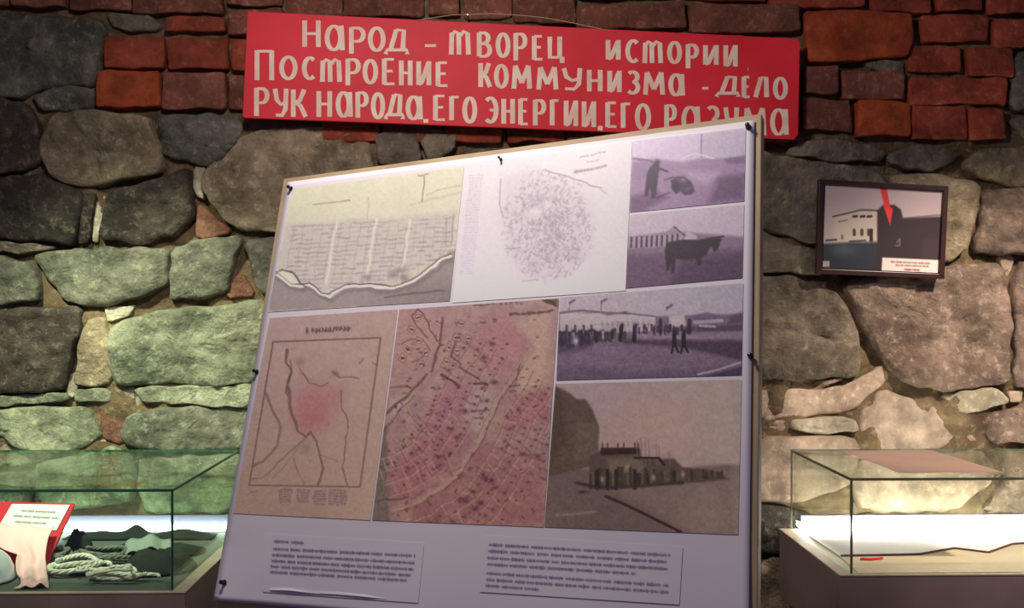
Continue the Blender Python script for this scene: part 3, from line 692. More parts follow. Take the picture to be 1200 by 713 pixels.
I.line([(420,426),(426,420)], 1.2, D, .5); I.line([(344,538),(350,556),(356,568)], 1, D, .4); I.line([(372,534),(394,540)], 1, D, .4); I.line([(436,426),(440,430)], 1.2, D, .5)
I.blob(352, 424, 6, 5, (110,86,84), .5); I.line([(362,446),(352,436)], 1, D, .5); I.blob(358,526,5,8,(112,90,88),.5)
for x0 in (327, 348, 368, 386):
    for yy in np.arange(575, 592, 3): words(I, x0, yy, x0+(14 if x0 < 380 else 20), yy+.4, .6, 1.8, (104,84,94), .7)
words(I, 294, 576, 302, 576, .6, 2, (110,86,84), .7)
I.grade(1.0, 130, (.955, .93, .91)); I.grain(8, 7)
I.build('map_print', poster, OFF, 'tan framed map with a pink blot in its middle, at lower left of the poster')
# --- map 4
I = Ink([(468,363),(655,350),(637,618),(436,610)])
I.base((168,134,134), (114,82,90)); I.mix(I.noise(34, 21)*.35, (160,128,118)); I.mix(I.noise(6, 22)*.25, (116,74,80)); I.mix(np.clip(I.noise(14, 23)-.5, 0, 1)*.9, (168,136,118)); I.wobble(1.4)
PK = (156,100,106)
I.fill([(560,382),(590,366),(610,384),(626,400),(612,424),(590,440),(566,430),(548,410)], PK, .5, 9); I.fill([(496,480),(530,448),(560,456),(548,482),(520,500),(500,500)], (148,94,108), .55, 6)
I.fill([(606,464),(646,454),(644,490),(600,506),(586,504)], (144,78,88), .55, 7); I.fill([(480,520),(520,498),(550,510),(520,560),(470,590),(452,560)], (138,74,88), .4, 8); I.fill([(560,520),(640,530),(638,618),(520,618),(470,600),(530,560)], (130,70,80), .35, 8)
I.fill([(462,370),(520,364),(514,400),(480,436),(466,440)], (168,124,118), .5, 6)
I.fill([(604,380),(646,360),(643,450),(606,462),(612,430),(626,404)], (176,148,128), .65, 6); I.fill([(545,472),(560,456),(574,458),(584,470),(562,506),(545,500)], (156,134,134), .65, 4); I.fill([(458,466),(490,458),(476,476),(452,494)], (158,138,134), .7, 3)
I.fill([(446,500),(454,500),(456,612),(436,612)], (92,80,78), .85, 1.5); I.line([(455,548),(453,580)], 1.5, (120,100,96), .8); I.line([(440,588),(462,586),(478,584)], 1.8, (80,58,60), .8)
LT = (180,146,136); DK = (96,62,64)
road = [(462,598),(490,588),(516,572),(532,560),(548,536),(562,514),(572,492),(582,468),(598,446),(610,426)]
def offs(d):
    q = []
    for i in range(len(road)):
        a = road[max(0, i-1)]; b = road[min(len(road)-1, i+1)]; dx, dy = b[0]-a[0], b[1]-a[1]; l = math.hypot(dx, dy); q.append((road[i][0]-dy/l*d, road[i][1]+dx/l*d))
    return q
for d in (-62,-47,-32,-17,19,34,50,66):
    q = offs(d); I.line(q, 1.0, (110,72,74), .45, .9); I.line([(x+1.2, y+1.0) for x, y in q], 1.2, (170,130,122), .35, .9)
    for i in range(len(q)-1):
        for t in (0, .33, .66):
            p = (q[i][0]*(1-t)+q[i+1][0]*t, q[i][1]*(1-t)+q[i+1][1]*t); o_ = offs(d+(14 if d > 0 else -14)) if t == 0 else o_
            p2 = (o_[i][0]*(1-t)+o_[i+1][0]*t, o_[i][1]*(1-t)+o_[i+1][1]*t)
            I.line([p, p2], .9, (106,68,72) if R.rand() < .6 else (172,134,124), R.uniform(.2, .5), .9)
            if R.rand() < .7: I.blob((p[0]+p2[0])/2+3, (p[1]+p2[1])/2, 1.9, 1.4, (78,44,54), .8)
I.line(road, 5.5, (154,122,116), .7, 1.8); I.line([(x+3.4, yy+2.2) for x, yy in road], 1.1, DK, .65); I.line([(x-2, yy-1.4) for x, yy in road], .7, (120,84,84), .5)
I.line([(610,426),(606,440),(604,452)], 1, DK, .6)
I.line([(520,372),(518,388),(514,404),(510,420),(506,436)], 2, DK, .75, 1); I.line([(490,362),(502,380),(510,396),(512,400)], 1.4, DK, .7); I.line([(444,492),(462,476),(480,462),(494,446),(500,440)], 2.6, (96,66,66), .8, 1); I.line([(448,505),(470,480),(486,464)], 1.2, DK, .6)
I.line([(518,439),(530,446),(538,454)], 2.4, (78,46,56), .8, 1); I.line([(538,392),(530,412),(528,418),(540,424),(540,432),(556,440),(562,444)], 1.7, DK, .75); I.line([(556,450),(572,450)], 2.2, (80,50,56), .8); I.line([(450,454),(478,454)], 1.6, DK, .5)
I.line([(490,362),(482,370),(488,384),(500,396)], 1.2, DK, .6); I.line([(470,404),(486,396),(496,400),(504,410),(494,420),(482,424)], 1.2, (112,72,72), .6)
for (x, yy) in ((489,373),(481,386),(490,399),(479,411),(500,414),(471,420),(492,428),(540,380),(536,396),(526,408),(548,396),(536,412),(522,424),(530,430)):
    a = .5; s = 6; c, d = math.cos(a), math.sin(a)
    q = [(x+(-s*c+s*d), yy+(-s*d-s*c)), (x+(s*c+s*d), yy+(s*d-s*c)), (x+(s*c-s*d), yy+(s*d+s*c)), (x+(-s*c-s*d), yy+(-s*d+s*c))]
    q = [(x+(p[0]-x)*.62, yy+(p[1]-yy)*.62) for p in q]; I.fill(q, (186,152,138), .55, 1); I.line(q+[q[0]], .7, (112,76,74), .6); I.line([(x-1.4, yy), (x+1.6, yy-.2)], 1.5, (80,48,54), .9)
for k in range(60):
    x = R.uniform(470, 636); yy = R.uniform(370, 470)
    I.line([(x, yy), (x+R.uniform(1.5, 3.2), yy+R.uniform(-.5, .5))], 1.5, DK, R.uniform(.3, .9))
for k in range(120):
    yy = R.uniform(470, 612); x = R.uniform(462-(yy-470)*.03, 640); a = R.choice([.9, -.7]); l = R.uniform(1.5, 4.5)
    I.line([(x, yy), (x+math.cos(a)*l, yy+math.sin(a)*l)], R.uniform(.8, 2.2), (84,50,58), R.uniform(.15, .75), 1.0)
for a, b_ in (((490,486),(508,516)),((472,504),(500,530)),((504,536),(520,566)),((522,532),(534,556)),((474,560),(482,580)),((545,500),(556,516)),((572,540),(586,566)),((590,464),(606,490)),((612,464),(640,504)),((536,486),(546,500)),((600,500),(640,470)),((498,570),(476,530))):
    I.line([a, b_], 1.3, (158,116,112), .5)
for (x, yy) in ((528,532),(514,536),(570,562),(566,556),(576,564),(545,588),(552,576),(562,590),(556,596),(540,584),(530,504),(536,512),(630,535),(612,532),(580,448),(545,482),(570,470),(566,420),(576,404)): I.blob(x, yy, 3.6, 2.6, (60,32,44), .7)
for k in range(20):
    x = R.uniform(462, 630); yy = R.uniform(474, 606); a = R.choice([.85, -.62]); l = R.uniform(7, 18)
    I.line([(x, yy), (x+math.cos(a)*l, yy+math.sin(a)*l)], .8, R.choice([0, 1]) and (156,114,108) or (92,60,64), R.uniform(.25, .6), .8)
words(I, 554, 482, 572, 481, .8, 2.2, (96,70,76), .9); words(I, 556, 490, 566, 490, .8, 2.2, (96,70,76), .9); words(I, 596, 453, 610, 451, .8, 2, (96,66,72), .9); words(I, 598, 459, 608, 458, .8, 2, (96,66,72), .9)
words(I, 597, 368, 649, 365, .9, 3.0, (84,60,52), .95); I.line([(597,369.5),(618,367),(648,365)], 1, (92,66,58), .7); words(I, 556, 359, 580, 357, 1, 1.6, (96,70,68), .7)
for x in range(587, 612, 6): I.blob(x, 355.5, 1.3, 1.2, (70,52,52), .8)
I.fill([(626,350),(636,349),(655,350),(654,361),(644,356)], (96,80,64), .95, .8); I.line([(640,352),(650,357)], 1.2, (60,46,40), .8); I.line([(632,351),(652,360)], 1.2, (56,42,40), .7)
I.line([(608,534),(628,534),(634,532)], 1.4, (96,78,60), .8)
I.grade(1.0, 130, (.93, .93, .93)); I.grain(12, 8)
I.build('map_print', poster, OFF, 'pink detailed street map, at lower centre of the poster')
# --- captions: two pasted paper slips with printed lines
def caption(Q, lines, label):
    I = Ink(Q, 0.9); I.C[:] = np.stack([np.interp(I.Y, PAPER_Y, PAPER_C[:, k]) for k in range(3)], -1)*1.0
    for ln in lines: words(I, *ln)
    o = I.build('caption_slip', poster, OFF+0.0003, label); return o
IN = (62,50,78)
caption([(311,626),(497,637),(490,707),(308,694)],
  [(322,635,355,637,1,3.5,IN,.9), (321,644,486,652,1.1,3.5,IN,.95), (320,651,485,660.5,1.5,3.5,IN,.95), (319,658,484,668,1.1,3.5,IN,.95), (318,664.5,482,675,1,3.5,IN,.95), (317,671,476,681,1.6,3.5,IN,.95)],
  'pasted white slip with five lines of small print, at left')
caption([(566,628),(800,641),(796,709),(562,694)],
  [(574,639,785,651.5,1.5,3.5,IN,.9), (573,646.5,784,659.5,1.3,3.5,IN,.95), (572,654.5,783,667.5,1.1,3.5,IN,.95), (572,662,744,673,1.6,3.5,IN,.95), (571,672.5,783,687,1.1,3.5,IN,.95), (571,680,783,695,1,3.5,IN,.95), (570,687,631,691.5,1.6,3.5,IN,.95)],
  'pasted white slip with seven lines of small print, at right')
# curled lower edge of the left slip
mm = MB(); pts = [(316,692),(340,692.5),(370,696),(395,697),(430,700),(460,703)]
v = []
for k, (x, yy) in enumerate(pts):
    v += [onboard(x, yy-3, OFF+.001), onboard(x, yy, OFF+.0025+0.001*math.sin(k*2))]
mm.add(v, [(2*k, 2*k+1, 2*k+3, 2*k+2) for k in range(len(pts)-1)]); o = mm.build('curled_edge', paper, poster)
s_ = o.modifiers.new('thick', 'SOLIDIFY'); s_.thickness = 0.0003

# push pins
def pin(px, py, r, label):
    base_ = onboard(px, py, 0.0025+sheet_off(px, py)-.0012); M = Matrix.Translation(base_) @ BN.to_track_quat('Z', 'Y').to_matrix().to_4x4()
    t = thing('push_pin', base_, label, 'push pin', 'push pins of the map poster')
    a = MB(); a.lathe([(0, 0), (r, 0), (r*1.02, .0012), (r*.62, .0022), (r*.5, .006), (r*.8, .0075), (r*.82, .009), (r*.6, .0098), (0, .0100)], 14, M)
    a.build('head', black_plastic, t, smooth=True)
    b = MB(); b.lathe([(0, -.010), (.0005, -.0085), (.0005, 0), (0, 0)], 8, M); b.build('needle', steel, t)
pin(341, 221, .0040, 'black push pin at the top left corner of the map poster')
pin(877, 149, .0042, 'black push pin at the top right corner of the map poster')
pin(301, 436, .0040, 'black push pin halfway down the left edge of the map poster')
pin(880, 418, .0040, 'black push pin halfway down the right edge of the map poster')
pin(263, 683, .0044, 'black push pin in the curling bottom left corner of the map poster')
pin(587, 187, .0026, 'small dark pin in the top margin above the faint white plan')

# ------------------------------------------------------------------ red slogan banner
YB = -0.085
bq = [(290,13),(937.5,45),(935,163),(284,138)]
def onban(px, py, off=0.0): return at(px, py, YB-off)
ctr = onban(612, 90)
ban = thing('slogan_banner', ctr, 'long red painted board with cream Cyrillic slogan letters hung on the brick courses', 'banner')
def quadgrid(Q, fn, nu, nv):
    V = []; F = []
    for j in range(nv+1):
        for i in range(nu+1): V.append(fn(*bil(Q, i/nu, j/nv)))
    for j in range(nv):
        for i in range(nu): a = j*(nu+1)+i; F.append((a, a+nu+1, a+nu+2, a+1))
    return V, F
# rounded corners on the right
out = [(292,13),(400,18.5),(610,29),(800,38.5),(934,45.2),(937.5,48.5),(936.2,110),(935.2,158),(931,163),(800,158),(610,150.6),(400,142.4),(286.5,138.1),(284,136),(287,75),(290,15)]
V = [onban(x, yy) for x, yy in out]; n = len(V); V += [p+Vector((0, 0.010, 0)) for p in V]
F = [tuple(range(n))[::-1], tuple(range(n, 2*n))] + [(k, (k+1) % n, n+(k+1) % n, n+k) for k in range(n)]
bevel(mesh_obj('board', V, F, red_paint, ban), 0.0015)
for x in (340, 880):
    a = onban(x, 40 if x > 600 else 24); mm = MB(); mm.box((a.x-.02, YB+.011, a.z-.20), (a.x+.02, YB+.034, a.z-.01)); mm.build('back_batten', wood_dark, ban)
# the letters: broad-brush strokes in a unit box (x right, y up)
def arc(cx, cy, rx, ry, a0, a1, n=14): return [(cx+rx*math.cos(math.radians(a0+(a1-a0)*k/n)), cy+ry*math.sin(math.radians(a0+(a1-a0)*k/n))) for k in range(n+1)]
G = {
 'Н': [[(.1,0),(.1,1)],[(.9,0),(.9,1)],[(.1,.5),(.9,.5)]],
 'а': [arc(.42,.5,.36,.48,0,360,20),[(.88,0),(.82,1)]],
 'Р': [[(.1,0),(.1,1)],[(.1,.97),(.45,.97)]+arc(.5,.72,.38,.25,90,-90,10)+[(.45,.47),(.1,.47)]],
 'О': [arc(.5,.5,.4,.47,0,360,22)],
 'Д': [[(.22,.16),(.50,1)],[(.50,1),(.85,.97),(.80,.16)],[(0,-.02),(.06,.16),(1,.16),(1,-.02)]],
 'Л': [[(.02,0),(.45,1)],[(.45,1),(.85,1),(.9,0)]],
 '–': [[(0,.5),(1,.5)]],
 'т': [[(.07,0),(.1,.92)],[(.1,.8),(.25,.97),(.42,.88),(.44,0)],[(.5,.8),(.66,.97),(.84,.88),(.88,0)]],
 'В': [[(.1,0),(.1,1)],[(.1,.98)]+arc(.42,.76,.34,.22,90,-90,8)+[(.1,.53)],[(.1,.53)]+arc(.48,.26,.4,.26,90,-90,8)+[(.1,.0)]],
 'Е': [[(.1,0),(.1,1)],[(.1,.98),(.9,.98)],[(.1,.52),(.8,.52)],[(.1,.02),(.95,.02)]],
 'Ц': [[(.08,1),(.08,.1),(.95,.1)],[(.76,1),(.76,.1)],[(.93,.12),(.93,-.14)]],
 'И': [[(.1,1),(.1,.02)],[(.1,.04),(.3,.1),(.8,.9)],[(.85,1),(.85,0)]],
 'С': [arc(.55,.5,.45,.47,50,310,16)],
 'П': [[(.1,0),(.1,1)],[(.1,.97),(.9,.97)],[(.88,1),(.88,0)]],
 'К': [[(.1,0),(.1,1)],[(.85,1),(.55,.6),(.15,.5)],[(.3,.52),(.6,.4),(.95,0)]],
 'М': [[(.06,0),(.14,1)],[(.14,1),(.5,.25)],[(.5,.25),(.86,1)],[(.86,1),(.94,0)]],
 'У': [[(.08,1),(.2,.6),(.5,.42),(.82,.5)],[(.9,1),(.84,.25),(.6,.02),(.15,.04)]],
 'З': [arc(.45,.75,.4,.24,140,-90,10),arc(.45,.26,.45,.27,90,-140,10)],
 'Г': [[(.12,0),(.12,1)],[(.12,.97),(.95,.97)]],
 'Э': [arc(.4,.5,.5,.47,130,-130,16),[(.35,.5),(.88,.5)]],
 ',': [[(.5,.9),(.5,.3),(.1,0)]],
 '.': [[(.2,.5),(.8,.5)]],
}
T = [ # glyph, x0, x1, ytop, ybottom in the photograph
 ('Н',353,377,23,56),('а',380,406,29,60),('Р',408,430,31,64),('О',430,453,31,61),('Д',450,479,34,64),('–',496,513,50,57),('т',525,554,35,65),('В',558,578,37,67),('О',580,599,38,68),('Р',601,619,38,72),('Е',623,638,41,71),('Ц',641,662,42,71),
 ('И',709,729,46,71),('С',732,751,46,74),('т',752,779,47,75),('О',781,800,48,75),('Р',803,820,51,81),('И',823,844,52,77),('И',847,866,52,79),
 ('П',297,323,58,95),('О',326,350,65,94),('С',353,372,66,94),('т',374,403,68,97),('Р',404,424,68,101),('О',424,444,69,99),('Е',447,465,68,100),('Н',467,484,70,101),('И',487,507,71,101),('Е',510,527,72,102),
 ('К',560,577,73,103),('О',578,597,75,104),('М',599,624,76,105),('М',628,655,78,106),('У',657,684,79,106),('Н',687,707,81,108),('И',711,730,82,109),('З',733,751,83,110),('М',753,780,84,112),('а',783,804,86,113),('–',821,832,100,107),
 ('Д',838,867,89,114),('Е',869,881,89,115),('.',874,879,79,83),('Л',883,902,90,115),('О',905,924,90,117),
 ('Р',297,317,102,137),('У',319,339,103,137),('К',340,361,104,138),('Н',370,390,106,138),('а',393,415,107,138),('Р',416,433,107,139),('О',434,452,108,140),('Д',450,474,110,140),('а',475,497,112,141),(',',497,501,138,145),
 ('Е',507,524,111,142),('Г',526,540,112,142),('О',541,560,113,145),('Э',567,585,113,145),('Н',587,604,115,146),('Е',607,621,115,147),('Р',624,641,116,148),('Г',644,657,116,148),('И',660,679,117,149),('И',681,700,118,150),(',',701,706,146,154),
 ('Е',709,725,119,150),('Г',727,741,120,151),('О',743,764,121,153),('Р',778,794,122,156),('а',798,823,124,157),('З',826,845,124,157),('У',847,867,125,158),('М',870,899,126,160),('а',902,926,127,159)]
def stroke(mb, pts, off):
    P = [Vector(p) for p in pts]; n = len(P); L = []; Rr = []
    closed = (P[0]-P[-1]).length < 0.3 and n > 8
    for i in range(n):
        a = P[i-1] if i else (P[-2] if closed else P[0]); b = P[i+1] if i < n-1 else (P[1] if closed else P[-1])
        d = (b-a)
        if d.length < 1e-6: d = Vector((1, 0))
        d.normalize(); nn = Vector((-d.y, d.x)); wd = 1.55+1.25*abs(d.y)
        L.append(P[i]+nn*wd); Rr.append(P[i]-nn*wd)
    v = [onban(p.x, p.y, off) for p in L]+[onban(p.x, p.y, off) for p in Rr]+[onban(p.x, p.y, 0.0002) for p in L]+[onban(p.x, p.y, 0.0002) for p in Rr]
    f = []
    for i in range(n-1):
        f += [(i, i+1, n+i+1, n+i), (i, 2*n+i, 2*n+i+1, i+1), (n+i, n+i+1, 3*n+i+1, 3*n+i)]
    f += [(0, n, 3*n, 2*n), (n-1, 3*n-1, 4*n-1, 2*n-1)]
    mb.add(v, f)
for g, x0, x1, y0, y1 in T:
    mb = MB(); k = 0
    for s in G[g]:
        pts = [(x0+2+(x1-x0-4)*px_ , y1-1-(y1-y0-2)*py_) for px_, py_ in s]
        # verticals of the painted board lean with it
        stroke(mb, pts, 0.0008+0.00012*k); k += 1
    mb.build('letter', cream_paint, ban)
# hanging wire over the top edge
wp = [(490,24),(500,22),(530,17.5),(548,17),(575,16),(610,18),(640,21),(672,27),(700,33),(722,38)]
mm = MB(); mm.tube([onban(x, yy, 0.002) for x, yy in wp], 0.0011, 6); mm.build('hanging_wire', mat('wire', (190,150,120), .5), ban, smooth=True)
mm = MB(); a = onban(548, 17, 0.003); mm.tube([a, a+Vector((0, .09, 0.003))], 0.0022, 8); mm.build('nail', steel, ban)

# ------------------------------------------------------------------ framed photograph
YF = -0.085
fq = [(960,210),(1112,218),(1107,327),(957,321)]
fr = thing('picture_frame', at(1034, 322, YF), 'small dark-framed black and white photograph with a red arrow hung on the stone wall', 'picture')
def inset(Q, d):
    c = (sum(p[0] for p in Q)/4, sum(p[1] for p in Q)/4); r = []
    for x, yy in Q: r.append((x+(d if x < c[0] else -d), yy+(d if yy < c[1] else -d)))
    return r
iq = inset(fq, 6.0); iq2 = inset(fq, 7.0)
O = [at(x, yy, YF) for x, yy in fq]; In = [at(x, yy, YF) for x, yy in iq]
for k, (nm) in enumerate(('top', 'right', 'bottom', 'left')):
    j = (k+1) % 4; v = [O[k], O[j], In[j], In[k]]; v2 = [p+Vector((0, .018, 0)) for p in v]
    mm = MB(); mm.add(v+v2, [(0,3,2,1),(4,5,6,7),(0,1,5,4),(1,2,6,5),(2,3,7,6),(3,0,4,7)]); bevel(mm.build('frame_rail', frame_m, fr), 0.0018)
I = Ink(iq2, 0.8, wall=1.25)
I.base((176,156,158), (160,142,146)); I.mix(I.noise(30, 41)*.2, (186,170,170))
I.fill([(960,240),(985,236),(1000,250),(980,290),(960,290)], (188,172,168), .5, 8)
I.fill([(962,286),(1000,284),(1040,284),(1060,290),(1060,322),(960,322)], (40,46,54), 1, 2); I.mix(np.clip((I.Y-284)/30, 0, 1)*.35, (22,22,32)); I.blob(988, 292, 16, 8, (78,96,100), .6)
I.fill([(976,254),(1000,249),(1028,248),(1030,282),(978,284)], (186,170,156), .95, 1); I.fill([(966,262),(978,254),(978,284),(966,284)], (178,166,158), .7, 1.5)
I.line([(976,254),(998,249),(1010,246),(1030,247)], 1.2, (70,58,54), .9)
for x in (1002,1011,1019): I.line([(x-2, 254), (x+2, 253.6)], 2.4, (40,34,38), .95); I.line([(x-1, 270), (x-1, 275)], 3.2, (50,42,46), .85)
I.line([(983,260),(993,258)], 1.2, (96,84,80), .7); I.line([(987,280),(987,276)], 1.6, (80,70,70), .8); I.line([(1021,270),(1021,282)], 3.4, (34,28,32), .95); I.line([(968,282),(980,281)], 1.6, (40,36,42), .8); I.line([(996,283),(1014,282)], 1.4, (40,36,42), .8)
I.fill([(1028,247),(1034,241),(1048,240),(1056,246),(1058,256),(1104,254),(1106,330),(1026,330),(1028,284)], (44,32,36), 1, 1.2); I.line([(1058,256),(1102,252)], 1.2, (70,56,60), .6)
I.line([(1051,284),(1055,280),(1054,288),(1050,288)], 1, (120,110,112), .7); I.fill([(1082,280),(1104,280),(1104,304),(1080,304)], (64,48,56), .5, 2)
I.fill([(1031,219),(1039,220),(1043,242),(1046,247),(1043,262),(1036,244),(1035,236)], (212,40,52), .97, .8); I.fill([(1036,242),(1046,244),(1043,264)], (224,44,58), .95, .8)
I.fill([(1034,302),(1101,305),(1100,321),(1033,318)], (222,198,190), 1, .7); I.fill([(964,306),(972,306),(972,313),(963,313)], (176,156,148), .9, .7)
words(I, 1044, 307, 1090, 309, 1, 1.4, (130,104,104), .8); words(I, 1050, 311, 1088, 312.5, 1, 1.4, (130,104,104), .8); words(I, 1060, 316, 1078, 317, 1, 1.8, (120,84,84), .9)
I.build('photo_print', fr, 0, 'black and white street photograph with a red arrow pointing at a dark house', fn=lambda x, y: at(x, y, YF+0.008))
mm = MB(); bkq = [at(x, yy, YF+0.0095) for x, yy in inset(fq, 3)]; v2 = [p+Vector((0, .006, 0)) for p in bkq]
mm.add(bkq+v2, [(0,3,2,1),(4,5,6,7),(0,1,5,4),(1,2,6,5),(2,3,7,6),(3,0,4,7)]); mm.build('backing', wood_dark, fr)
mm = MB(); a = at(1036, 212, YF+.02); mm.tube([a+Vector((0,0,-.01)), a+Vector((0, .07, -.005))], 0.002, 8); mm.build('nail', steel, fr)

# ------------------------------------------------------------------ glass display cases
def display_case(x0, x1, yf, yb, rot, pivot, glass, edge, led, label, lining, post_at):
    """x0..x1 glass width, yf front, yb back; returns the root"""
    zt, zb = 1.132, 0.927; M = Matrix.Translation(pivot) @ Matrix.Rotation(rot, 4, 'Z') @ Matrix.Translation(-Vector(pivot))
    root = thing('display_case', ((x0+x1)/2, (yf+yb)/2, 0), label, 'display case', 'lit glass display cases')
    g = 0.005
    # wooden tray
    def b(name, a, c, m, bev=0.0015, lab=None):
        mm = MB(); mm.box(a, c, M); o = mm.build(name, m, root, label=lab)
        if bev: bevel(o, bev)
        return o
    X0, X1, Y0, Y1 = x0-.028, x1+.028, yf-.012, yb+.012
    b('front_panel', (X0, Y0, zb-.165), (X1, Y0+.016, zb-.0005), case_wood)
    b('back_panel', (X0, Y1-.016, zb-.165), (X1, Y1, zb-.0005), case_wood)
    b('side_panel', (X0, Y0+.0165, zb-.165), (X0+.016, Y1-.0165, zb-.0005), case_wood); b('side_panel', (X1-.016, Y0+.0165, zb-.165), (X1, Y1-.0165, zb-.0005), case_wood)
    b('base_panel', (X0+.017, Y0+.017, zb-.165), (X1-.017, Y1-.017, zb-.15), case_wood)
    b('tray_floor', (X0+.017, Y0+.017, zb-.012), (X1-.017, Y1-.017, zb-.001), lining)
    # rim
    for a, c in (((X0-.001, Y0-.001, zb), (x0-.001, Y1+.001, zb+.004)), ((x1+.001, Y0-.001, zb), (X1+.001, Y1+.001, zb+.004)),
                 ((x0, Y0-.001, zb), (x1, yf-.0015, zb+.004)), ((x0, yb+.0015, zb), (x1, Y1+.001, zb+.004))): b('rim', a, c, rim_wood, 0.001)
    # legs
    for lx in (X0+.04, X1-.04):
        for ly in (Y0+.04, Y1-.04): b('leg', (lx-.02, ly-.02, 0), (lx+.02, ly+.02, zb-.1655), case_wood)
    # glass
    b('glass_panel', (x0+g, yf, zb), (x1-g, yf+g, zt-g), glass, 0); b('glass_panel', (x0+g, yb-g, zb), (x1-g, yb, zt-g), glass, 0)
    b('glass_panel', (x0, yf, zb), (x0+g-.0003, yb, zt-g), glass, 0); b('glass_panel', (x1-g+.0003, yf, zb), (x1, yb, zt-g), glass, 0)
    b('glass_panel', (x0, yf, zt-g+.0003), (x1, yb, zt), glass, 0, 'glass lid')
    e = .0022
    for a, c in (((x0-e, yf-e, zt-g), (x1+e, yf-.0002, zt+.0005)), ((x0-e, yb+.0002, zt-g), (x1+e, yb+e, zt+.0005)), ((x0-e, yf, zt-g), (x0-.0002, yb, zt+.0005)), ((x1+.0002, yf, zt-g), (x1+e, yb, zt+.0005)),
                 ((x0-e, yf-e, zb+.004), (x0+e, yf-.0002, zt-g)), ((x1-e, yf-e, zb+.004), (x1+e, yf-.0002, zt-g)),
                 ((x0-e, yb+.0002, zb+.004), (x0+e, yb+e, zt-g)), ((x1-e, yb+.0002, zb+.004), (x1+e, yb+e, zt-g))): b('glass_edge', a, c, edge, 0)
    # led strip along the back
    lm = mat('led_diffuser', (255,255,255), .5, emit=led)
    b('light_housing', (x0+.02, yb-.0115, zb+.0215), (x1-.02, yb-.0065, zb+.042), mat('aluminium_profile', (130,128,158), .5), .002, 'grey metal light housing')
    b('light_strip', (x0+.02, yb-.029, zb+.006), (x1-.02, yb-.013, zb+.0205), lm, 0, 'glowing white light strip')
    return root
cl = display_case(-1.95, -.627, -.65, -.10, 0, Vector((-.627, -.65, 0)), glass_left, edge_left, LED_LEFT, 'green-edged glass display case of rope and cloth at the left, lit from inside', grey_lining, None)
PIV = Vector((.766, -.556, 0))
cr = display_case(.766, 2.05, -.556, -.133, 0, PIV, glass_right, edge_right, LED_RIGHT, 'brightly lit glass display case with white sheet at the right', case_floor, None)
FZ = .9275
# --- right case contents
pale_sheet = mat('white_sheet', (240,240,236), .8); cream_sheet = mat('cream_paper', (226,210,182), .75, noise_amt=.06, nscale=6)
def slab_poly(name, top, th, m, label, cat, lift=None):
    c = sum((Vector(p) for p in top), Vector())/len(top); n = len(top); v = [Vector(p) for p in top]+[Vector(p)-Vector((0,0,th)) for p in top]
    o = mesh_obj(name, v, [tuple(range(n)), tuple(range(n, 2*n))[::-1]]+[(k, n+k, n+(k+1) % n, (k+1) % n) for k in range(n)], m, loc=Vector((c.x, c.y, c.z-th)))
    return tag(o, label, cat)
edge = [(985,652),(1040,651),(1078,650),(1100,646),(1118,643),(1135,645),(1158,648),(1172,643),(1186,638),(1204,637),(1240,641),(1290,640)]
pe = [atz(x, yy, FZ+.003) for x, yy in edge]; pe = [p for p in pe if .775 < p.x]
slab_poly('white_cloth_sheet', pe+[Vector((1.6, -.175, FZ+.003)), Vector((.79, -.175, FZ+.003))], .0025, pale_sheet, 'bright white sheet covering the back of the right display case floor', 'sheet')
pe2 = [Vector((p.x, p.y-.004, FZ+.0018)) for p in pe]
slab_poly('cream_paper_sheet', [Vector((.785, -.545, FZ+.0018)), Vector((1.6, -.545, FZ+.0018))]+pe2[::-1], .0012, cream_sheet, 'cream paper lying along the front of the right display case floor', 'paper')
cp = []
for a, b_ in zip(pe[:-1], pe[1:]):
    for k in range(6): cp.append(a.lerp(b_, k/6)+Vector((0, -.001, .0012)))
mm = MB(); mm.tube(cp, .0022, 7); tag(mm.build('cord', mat('maroon_cord', (104,52,54), .7), smooth=True, loc=cp[0]), 'thin maroon cord winding along the edge of the white sheet', 'cord')
rp = [atz(x, yy, FZ+.0045) for x, yy in ((1008,655.5),(1020,656),(1034,654.5))]
mm = MB(); mm.tube(rp, .0032, 7); tag(mm.build('red_stub', mat('red_thread', (220,40,44), .6), smooth=True, loc=rp[0]), 'short bright red stub lying before the maroon cord', 'thread')
# sheet on top of the right glass
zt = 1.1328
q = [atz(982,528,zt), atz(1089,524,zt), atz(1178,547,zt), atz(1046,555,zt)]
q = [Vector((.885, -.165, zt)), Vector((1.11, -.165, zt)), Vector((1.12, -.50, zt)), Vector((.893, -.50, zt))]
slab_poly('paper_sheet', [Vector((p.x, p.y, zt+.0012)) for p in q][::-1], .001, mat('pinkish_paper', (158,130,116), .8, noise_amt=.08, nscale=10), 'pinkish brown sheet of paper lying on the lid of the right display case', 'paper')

# --- left case contents
def grid_cloth(name, fn, nu, nv, m, th, label, cat, loc):
    V = []; F = []
    for j in range(nv+1):
        for i in range(nu+1): V.append(fn(i/nu, j/nv))
    for j in range(nv):
        for i in range(nu): a = j*(nu+1)+i; F.append((a, a+1, a+nu+2, a+nu+1))
    o = mesh_obj(name, V, F, m, smooth=True, loc=Vector(loc)); s = o.modifiers.new('thick', 'SOLIDIFY'); s.thickness = th; s.offset = 1
    return tag(o, label, cat) if label else o
red_cloth = mat('overlit_red_cloth', (255,206,208), .85, bump=.2, bscale=200); deep_red = mat('red_cover', (196,30,44), .6)  # cloth's pale pink stands in for red under strong light
white_card = mat('white_card', (236,226,230), .6); dark_cloth = mat('dark_cloth', (26,36,30), .9, bump=.3); grey_cloth = mat('grey_cloth', (140,150,140), .9, bump=.3)
